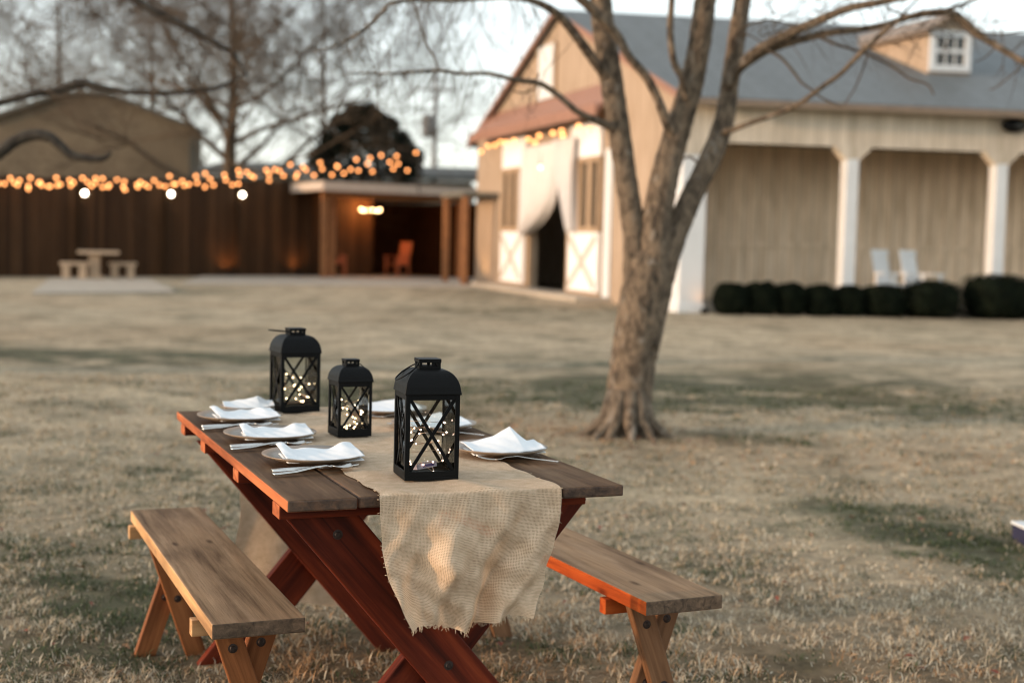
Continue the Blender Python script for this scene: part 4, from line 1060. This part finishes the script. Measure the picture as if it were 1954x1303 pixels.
# ------------------------------------------------------------------ small picnic set on the slab
tp0 = atZ(180, 535); tp0.z = .05
st = thing('plank_table', 'small pale pedestal table on the slab by the fence', 'table', tp0, .25)
q = MB(); q.box((.1, 0, .66), (1.0, .75, .075)); q.build('tabletop', M['stone_wood'], st, bevel=.01)
q = MB(); q.box((0, 0, .31), (.26, .3, .62)); q.box((0, 0, .03), (.5, .5, .06)); q.build('pedestal', M['stone_wood'], st, bevel=.01)
for s_, lab in ((-1, 'pale low bench left of the pedestal table on the slab'), (1, 'pale low bench right of the pedestal table on the slab')):
    b0 = atZ(142 if s_ < 0 else 234, 535); b0.z = .05
    bt_ = thing('low_bench', lab, 'bench', b0, .25, 'low benches at the pedestal table')
    q = MB(); q.box((0, 0, .37), (.70, .32, .08)); q.build('seat', M['stone_wood'], bt_, bevel=.01)
    for a in (-1, 1):
        q = MB(); q.box((a * .2, 0, .165), (.18, .26, .33)); q.build('leg', M['stone_wood'], bt_, bevel=.01)

# ------------------------------------------------------------------ barn
P1 = Vector((3.15, 26.9, 0)); Gv = Vector(Gd); Lv = Vector(Ld)
barn = thing('barn', 'cream barn with grey roof, porch and white stable doors', 'barn', P1)
def B(l, g, z): return Lv * l + Gv * g + Vector((0, 0, z))
def bx(q, l0, l1, g0, g1, z0, z1, mat_=0):
    q.hexa([B(l0, g0, z0), B(l1, g0, z0), B(l1, g1, z0), B(l0, g1, z0)], [B(l0, g0, z1), B(l1, g0, z1), B(l1, g1, z1), B(l0, g1, z1)], mat_)
def pn_(name, args, material, bevel=0, parent=barn):
    q = MB()
    for a in args: bx(q, *a)
    return q.build(name, material, parent, bevel=bevel)
GW, GM, EZ, AZ, BL_ = 15.0, 7.6, 4.06, 6.66, 19.0
T = .15
q = MB()
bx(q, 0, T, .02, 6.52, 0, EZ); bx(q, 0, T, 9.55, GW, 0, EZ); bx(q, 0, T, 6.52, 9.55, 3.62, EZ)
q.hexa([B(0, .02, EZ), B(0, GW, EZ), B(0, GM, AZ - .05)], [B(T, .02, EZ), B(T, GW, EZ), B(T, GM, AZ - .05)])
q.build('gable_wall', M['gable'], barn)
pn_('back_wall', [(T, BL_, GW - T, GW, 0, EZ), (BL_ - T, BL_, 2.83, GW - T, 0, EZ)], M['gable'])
# porch: recessed wall with battens, floor, beam fascia, posts
q = MB(); bx(q, T, BL_ - T, 2.70, 2.82, 0, EZ)
l = .4
while l < BL_ - .5:
    bx(q, l, l + .05, 2.675, 2.698, .15, EZ); l += .31
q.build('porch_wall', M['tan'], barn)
pn_('chair_rail', [(T + .01, BL_ - T, 2.655, 2.673, 1.26, 1.38)], M['tan'])
pn_('porch_floor', [(.16, BL_, .03, 2.70, 0, .16)], M['concrete'])
pn_('porch_ceiling', [(.16, BL_ - .2, .14, 2.65, 3.38, 3.44)], M['dark_inside'])
pn_('porch_fascia', [(.01, BL_, -.06, .10, 3.23, 3.98)], M['cream'])
for l in (.18, 3.30, 6.36, 9.42, 12.5, 15.6):
    wv = .24 if l < 1 else .125
    q = MB(); bx(q, l - wv, l + wv, -.13, .11, 0, 3.00); bx(q, l - wv - .03, l + wv + .03, -.16, .14, 0, .16); q.build('post', M['white'], barn, bevel=.012)
    q = MB()
    s0 = [0] if l < 1 else [-1, 1]
    if l >= 1:
        q.hexa([B(l - .135, -.125, 2.98), B(l + .135, -.125, 2.98), B(l + .38, -.125, 3.228), B(l - .38, -.125, 3.228)], [B(l - .135, .105, 2.98), B(l + .135, .105, 2.98), B(l + .38, .105, 3.228), B(l - .38, .105, 3.228)])
    else:
        q.hexa([B(l - .26, -.165, 2.99), B(l + .26, -.165, 2.99), B(l + .5, -.165, 3.228), B(l - .26, -.165, 3.228)], [B(l - .26, .135, 2.99), B(l + .26, .135, 2.99), B(l + .5, .135, 3.228), B(l - .26, .135, 3.228)])
    q.build('bracket', M['cream'], barn)
# roof
sl_r = (AZ - EZ) / GM
def rz(g): return EZ + sl_r * min(g, 2 * GM - g) + .02
q = MB()
oh = .16
lo = [B(-oh, -.42, rz(-.42)), B(BL_ + oh, -.42, rz(-.42)), B(BL_ + oh, GM, rz(GM)), B(-oh, GM, rz(GM))]
q.hexa(lo, [p + Vector((0, 0, .09)) for p in lo])
lo = [B(-oh, GM, rz(GM)), B(BL_ + oh, GM, rz(GM)), B(BL_ + oh, 2 * GM + .25, rz(-.42)), B(-oh, 2 * GM + .25, rz(-.42))]
q.hexa(lo, [p + Vector((0, 0, .09)) for p in lo]); q.build('roof', M['roof'], barn)
q = MB(); bx(q, -oh, BL_ + oh, -.52, -.425, rz(-.42) - .06, rz(-.42) + .06); q.build('gutter', M['gutter'], barn)
q = MB()
for (ga, gb_) in ((-.42, GM), (2 * GM + .25, GM)):
    lo = [B(-oh - .05, ga, rz(ga if ga < 1 else -.42) - .04), B(-oh - .05, gb_, rz(GM) - .04), B(-oh - .05, gb_, rz(GM) + .10), B(-oh - .05, ga, rz(ga if ga < 1 else -.42) + .10)]
    hi = [p + Lv * .045 for p in lo]
    if ga > 1: lo, hi = lo[::-1], hi[::-1]
    q.hexa(lo, hi)
q.build('bargeboard', M['brown_roof'], barn)
# brown pent roof over the doors
q = MB()
lo = [B(-.5, 3.4, 4.02), B(-.5, 13.9, 4.02), B(-.003, 14.2, 4.66), B(-.003, 3.4, 4.66)]
q.hexa(lo, [p + Vector((0, 0, .10)) for p in lo]); q.build('pent_roof', M['brown_roof'], barn)
q = MB(); bx(q, -.56, -.505, 3.4, 13.9, 3.96, 4.20); q.build('pent_fascia', M['brown_roof'], barn)
# gable shutter panel
pn_('loft_door', [(-.06, -.004, 7.9, 9.15, 4.75, 6.05)], M['white'], .01)
for a_ in ((7.78, 7.895), (9.155, 9.27)): pn_('loft_trim', [(-.08, -.004, *a_, 4.70, 6.05)], M['tan_trim'])
# stable doors: white panel, barred window, white X panel
def stable_door(g0, g1):
    d = pn_('stable_door', [(-.06, -.004, g0 - .06, g1 + .06, .10, .175), (-.02, -.0045, g0 - .02, g1 + .02, .175, 3.95)], M['tan_trim'])
    pn_('panel', [(-.10, -.021, g0, g1, 3.18, 3.94)], M['chair_white'], .01, d); pn_('panel', [(-.10, -.021, g0, g1, .18, 1.50)], M['chair_white'], .01, d)
    pn_('barred_window', [(-.03, -.021, g0 + .02, g1 - .02, 1.50, 3.18)], M['pane_dark'], 0, d)
    bars = []
    n = 3
    for k in range(n + 1):
        g = g0 + (g1 - g0) * k / n; wv = .14
        bars.append((-.10, -.034, max(g0, g - wv), min(g1, g + wv), 1.62, 3.06))
    bars += [(-.11, -.034, g0, g1, 1.503, 1.62), (-.11, -.034, g0, g1, 3.06, 3.177)]
    pn_('window_bars', bars, M['tan_trim'], 0, d)
    q = MB(); gm_, zm = (g0 + g1) / 2, .84; hw_, hz = (g1 - g0) / 2 - .12, .55
    for s_ in (-1, 1):
        e = .003 if s_ > 0 else 0
        a = Vector((0, -hw_, -hz * s_)); dv = Vector((0, 2 * hw_, 2 * hz * s_)); nrm = Vector((0, -dv.z, dv.y)).normalized() * .07
        P4 = [a - nrm, a + dv - nrm, a + dv + nrm, a + nrm]
        q.hexa([B(-.125 - e, gm_ + p.y, zm + p.z) for p in P4], [B(-.103, gm_ + p.y, zm + p.z) for p in P4])
    q.build('cross_brace', M['pale_brace'], d)
stable_door(10.0, 12.05); stable_door(4.35, 6.35)
for a_ in ((6.36, 6.56), (9.52, 9.72)): pn_('door_jamb', [(-.07, -.004, *a_, .05, 3.62)], M['tan_trim'])
pn_('corner_board', [(-.05, -.004, 3.75, 4.12, 0, 3.3), (-.05, -.004, .02, .5, 0, 3.6)], M['white'])
pn_('loft_ledge', [(-1.0, -.004, 12.6, 15.2, 2.45, 2.56)], M['far_low'])
pn_('side_post', [(-.95, -.80, 12.75, 12.95, 0, 2.45), (-.95, -.8, 14.9, 15.1, 0, 2.45)], M['brown_post'])
pn_('threshold', [(-.8, 0, 3.6, 12.4, 0, .10)], M['concrete'])
# dormer
D0, D1, DG, DZ = 6.24, 7.20, 2.45, 5.93
zr = lambda g: rz(g) + .09
dm = MB()
dm.hexa([B(D0, DG, zr(DG) - .05), B(D1, DG, zr(DG) - .05), B(D1, DG, DZ), B((D0 + D1) / 2, DG, DZ + .30), B(D0, DG, DZ)], [B(D0, 6.0, zr(DG) - .05), B(D1, 6.0, zr(DG) - .05), B(D1, 6.0, DZ), B((D0 + D1) / 2, 6.0, DZ + .30), B(D0, 6.0, DZ)])
dorm = dm.build('dormer', M['gable'], barn)
q = MB(); mD = (D0 + D1) / 2
for s_, e in ((-1, D0), (1, D1)):
    ee = e + s_ * .16; zz = DZ - .10
    lo = [B(mD, DG - .2, DZ + .305), B(ee, DG - .2, zz), B(ee, 6.2, zz), B(mD, 6.2, DZ + .305)]
    if s_ < 0: lo = lo[::-1]
    q.hexa(lo, [p + Vector((0, 0, .07)) for p in lo])
q.build('dormer_roof', M['gutter'], dorm)
wf = pn_('window', [(D0 + .02, D1 - .02, DG - .06, DG - .004, zr(DG) + .05, zr(DG) + .19), (D0 + .02, D1 - .02, DG - .06, DG - .004, DZ - .14, DZ - .02), (D0 + .02, D0 + .16, DG - .06, DG - .004, zr(DG) + .19, DZ - .14), (D1 - .16, D1 - .02, DG - .06, DG - .004, zr(DG) + .19, DZ - .14), (D0 + .16, D1 - .16, DG - .055, DG - .004, (zr(DG) + DZ) / 2 - .02, (zr(DG) + DZ) / 2 + .06)], M['white'], .005, dorm)
pn_('pane', [(D0 + .16, D1 - .16, DG - .02, DG - .003, zr(DG) + .19, DZ - .14)], M['pane_dark'], 0, wf)
mun = [(D0 + .16 + (D1 - D0 - .32) * k / 3 - .012, D0 + .16 + (D1 - D0 - .32) * k / 3 + .012, DG - .04, DG - .021, zr(DG) + .19, DZ - .14) for k in (1, 2)]
pn_('muntin', mun, M['white'], 0, wf)

# curtains in the doorway
def curtain(label, g_out, g_in, z0, zt, bulge):
    def fn(a, c):
        # a 0..1 from outer side to centre, c 0..1 downwards
        gi = g_in + (g_out - g_in) * (c ** bulge) * .92
        g = g_out + (gi - g_out) * a
        z = z0 + (zt - z0) * c
        l_ = -.20 - .11 * math.sin(a * 34 + 2.2 * math.sin(c * 2)) * (.6 + .4 * c) + .02 * math.sin(a * 13)
        return P1 + B(l_, g, z) - o_
    o_ = P1 + B(-.1, g_out, z0)
    t_ = MB(); t_.grid(fn, 110, 24)
    ob = t_.build('curtain', M['white_sheer'], None, True, solid=.012); ob.location = o_
    return tag(ob, label, 'curtain', 'white drapes in the barn doorway')
curtain('white drape swept across to the left of the barn doorway', 9.75, 7.15, 3.62, 1.42, 5.0)
curtain('narrow white drape tied back at the right of the barn doorway', 5.70, 7.3, 3.66, 1.50, 1.25)
# tie tails
# string lights under the pent roof
pts = []
gn = Vector((-Gv.y, Gv.x, 0)) * -1
def at_plane(x, y, off):
    n = Vector((Gv.y, -Gv.x, 0)); o_ = P1 + Lv * off
    d = ray(x, y); return EYE + d * ((o_ - EYE).dot(n) / d.dot(n))
for (x, y) in ((918, 290), (931, 279), (944, 277), (955, 271), (966, 272), (981, 268), (1008, 266), (1021, 272), (1029, 259), (1055, 254), (1072, 250), (1074, 259), (1104, 241), (1125, 247), (1150, 238)):
    pts.append(at_plane(x, y, -.62))
string_light('short string of amber bulbs under the brown barn ledge', pts, .046, M['bulb'], None)
sc_p = P1 + B(-.12, 2.3, 3.18)
sn = thing('wall_lamp', 'single warm lamp glowing beside the left drape', 'lamp', at_plane(1031, 320, -.35))
q = MB(); q.ball((0, 0, 0), .05, 10); q.build('bulb', glow('soft lamp', (1, .62, .35), 1.2), sn, True); q = MB(); q.lathe([(.02, .045), (.02, .1), (0, .1)], 8); q.tube([(0, 0, .1), (0, 0, .3)], .006, 5); q.build('socket', M['black'], sn)
uplight('small uplight at the barn corner beside the side posts', P1 + B(-.45, 13.9, .03), 26, Vector((.35, .1, 1)), 1, (1, .55, .2))
uplight('small uplight at the foot of the wide white corner post', P1 + B(.36, -.36, .0), 3.0, Vector((-.2, .3, 1)))

# rocking chairs on the porch
for i, l in enumerate((4.58, 5.17)):
    p = P1 + B(l, .48, .16)
    slat_chair('rocking_chair', ('white slatted rocking chair on the porch, nearer the brown post' if False else 'left one of two white porch rocking chairs') if i == 0 else 'right one of two white porch rocking chairs, its arm showing', 'rocking chair', 'white rocking chairs on the porch', p, math.atan2(Lv.y, Lv.x) - 1.12, M['chair_white'])
# black flood lamp on the fascia
fl_ = thing('flood_lamp', 'black oval flood lamp on the cream porch fascia', 'lamp', P1 + B(6.53, -.065, 3.74), math.atan2(Lv.y, Lv.x))
q = MB(); q.ball((0, -.14, 0), .24, 18, sc=(1.12, .5, .56)); q.build('housing', M['black'], fl_, True)
q = MB(); q.ball((.05, -.225, .0), .12, 12, sc=(1.1, .35, .45)); q.build('lens', M['pane_dark'], fl_, True)
q = MB(); q.box((0, -.02, 0), (.14, .04, .16)); q.build('bracket', M['black'], fl_)

# clipped shrubs along the porch
def shrub(w_, h_, seed, label, p):
    rr = random.Random(seed); t_ = thing('clipped_shrub', label, 'shrub', p, math.atan2(Lv.y, Lv.x), 'clipped shrubs along the porch')
    P_ = 3.6
    def sup(v):
        k = (abs(v.x) ** P_ + abs(v.y) ** P_ + abs(v.z) ** P_) ** (1 / P_); return v / k
    ph = [rr.uniform(0, 6) for _ in range(4)]
    def surf(v, k=1.0):
        u = sup(v); lump = 1 + .05 * math.sin(v.x * 5 + ph[0]) * math.sin(v.z * 4 + ph[1]) + .04 * math.sin(v.y * 6 + v.x * 7 + ph[2])
        return Vector((u.x * w_ * .5 * lump * k, u.y * w_ * .40 * lump * k, h_ * .5 + u.z * h_ * .5 * (lump if u.z > 0 else 1) * k))
    core = MB(); n = 20; vs_ = []; fs = []
    for i in range(11):
        for k in range(n):
            t = math.pi * (i + .001) / 10.002; a = 2 * math.pi * k / n
            vs_.append(surf(Vector((math.sin(t) * math.cos(a), math.sin(t) * math.sin(a), math.cos(t))), .90))
    for i in range(10):
        for k in range(n): fs.append((i * n + k, (i + 1) * n + k, (i + 1) * n + (k + 1) % n, i * n + (k + 1) % n))
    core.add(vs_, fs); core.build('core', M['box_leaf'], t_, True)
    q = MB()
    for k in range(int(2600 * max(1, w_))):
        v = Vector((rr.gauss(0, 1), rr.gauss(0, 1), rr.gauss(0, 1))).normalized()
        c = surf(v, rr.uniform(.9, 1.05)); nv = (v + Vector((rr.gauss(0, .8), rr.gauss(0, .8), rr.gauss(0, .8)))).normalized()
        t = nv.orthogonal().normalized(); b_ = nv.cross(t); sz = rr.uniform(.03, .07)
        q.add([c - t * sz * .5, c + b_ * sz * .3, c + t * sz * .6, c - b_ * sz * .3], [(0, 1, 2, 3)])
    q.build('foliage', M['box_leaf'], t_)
    return t_
lab = ['leftmost small clipped shrub, against the wide white corner post', 'second small clipped shrub from the white corner post', 'third small clipped shrub from the white corner post', 'small clipped shrub just left of the middle porch post', 'small clipped shrub in front of the middle porch post', 'clipped shrub just right of the middle porch post, below the chairs', 'broad taller clipped shrub in front of the rocking chairs', 'largest clipped shrub, in front of the right porch post', 'clipped shrub cut off by the right edge']
sp_l = [(.80, .62, .58), (1.38, .58, .61), (1.95, .58, .60), (2.53, .60, .58), (3.12, .58, .58), (3.82, .80, .60), (4.78, 1.12, .70), (6.12, 1.24, .84), (7.30, 1.1, .80)]
for i, (l, w_, h_) in enumerate(sp_l):
    shrub(w_, h_, 40 + i, lab[i], P1 + B(l, -.52, 0))

# ------------------------------------------------------------------ edge of another seat at the right border
eb = atZ(1950, 1056) + Vector((.07, 0, 0))
cb_ = thing('game_box', 'low navy box with white rim cut off by the right edge', 'box', eb, .1)
q = MB(); q.box((.21, .14, .04), (.40, .28, .075)); q.build('box', plain('navy paint', (.03, .03, .06), .5, spec=.15), cb_, bevel=.004)
q = MB(); q.box((.21, .14, .084), (.412, .292, .012)); q.build('rim', M['white'], cb_, bevel=.002)
q = MB(); q.box((.21, .14, .0), (.415, .295, .008)); q.build('base', M['pale_trim'], cb_, bevel=.001)
q = MB(); q.box((0, 0, 0), (.26, .10, .022)); q.build('board', M['bench_leg'], cb_, bevel=.003, M=frame((.085, .16, .215), (0, 0, 1), (0, -1, 0)))
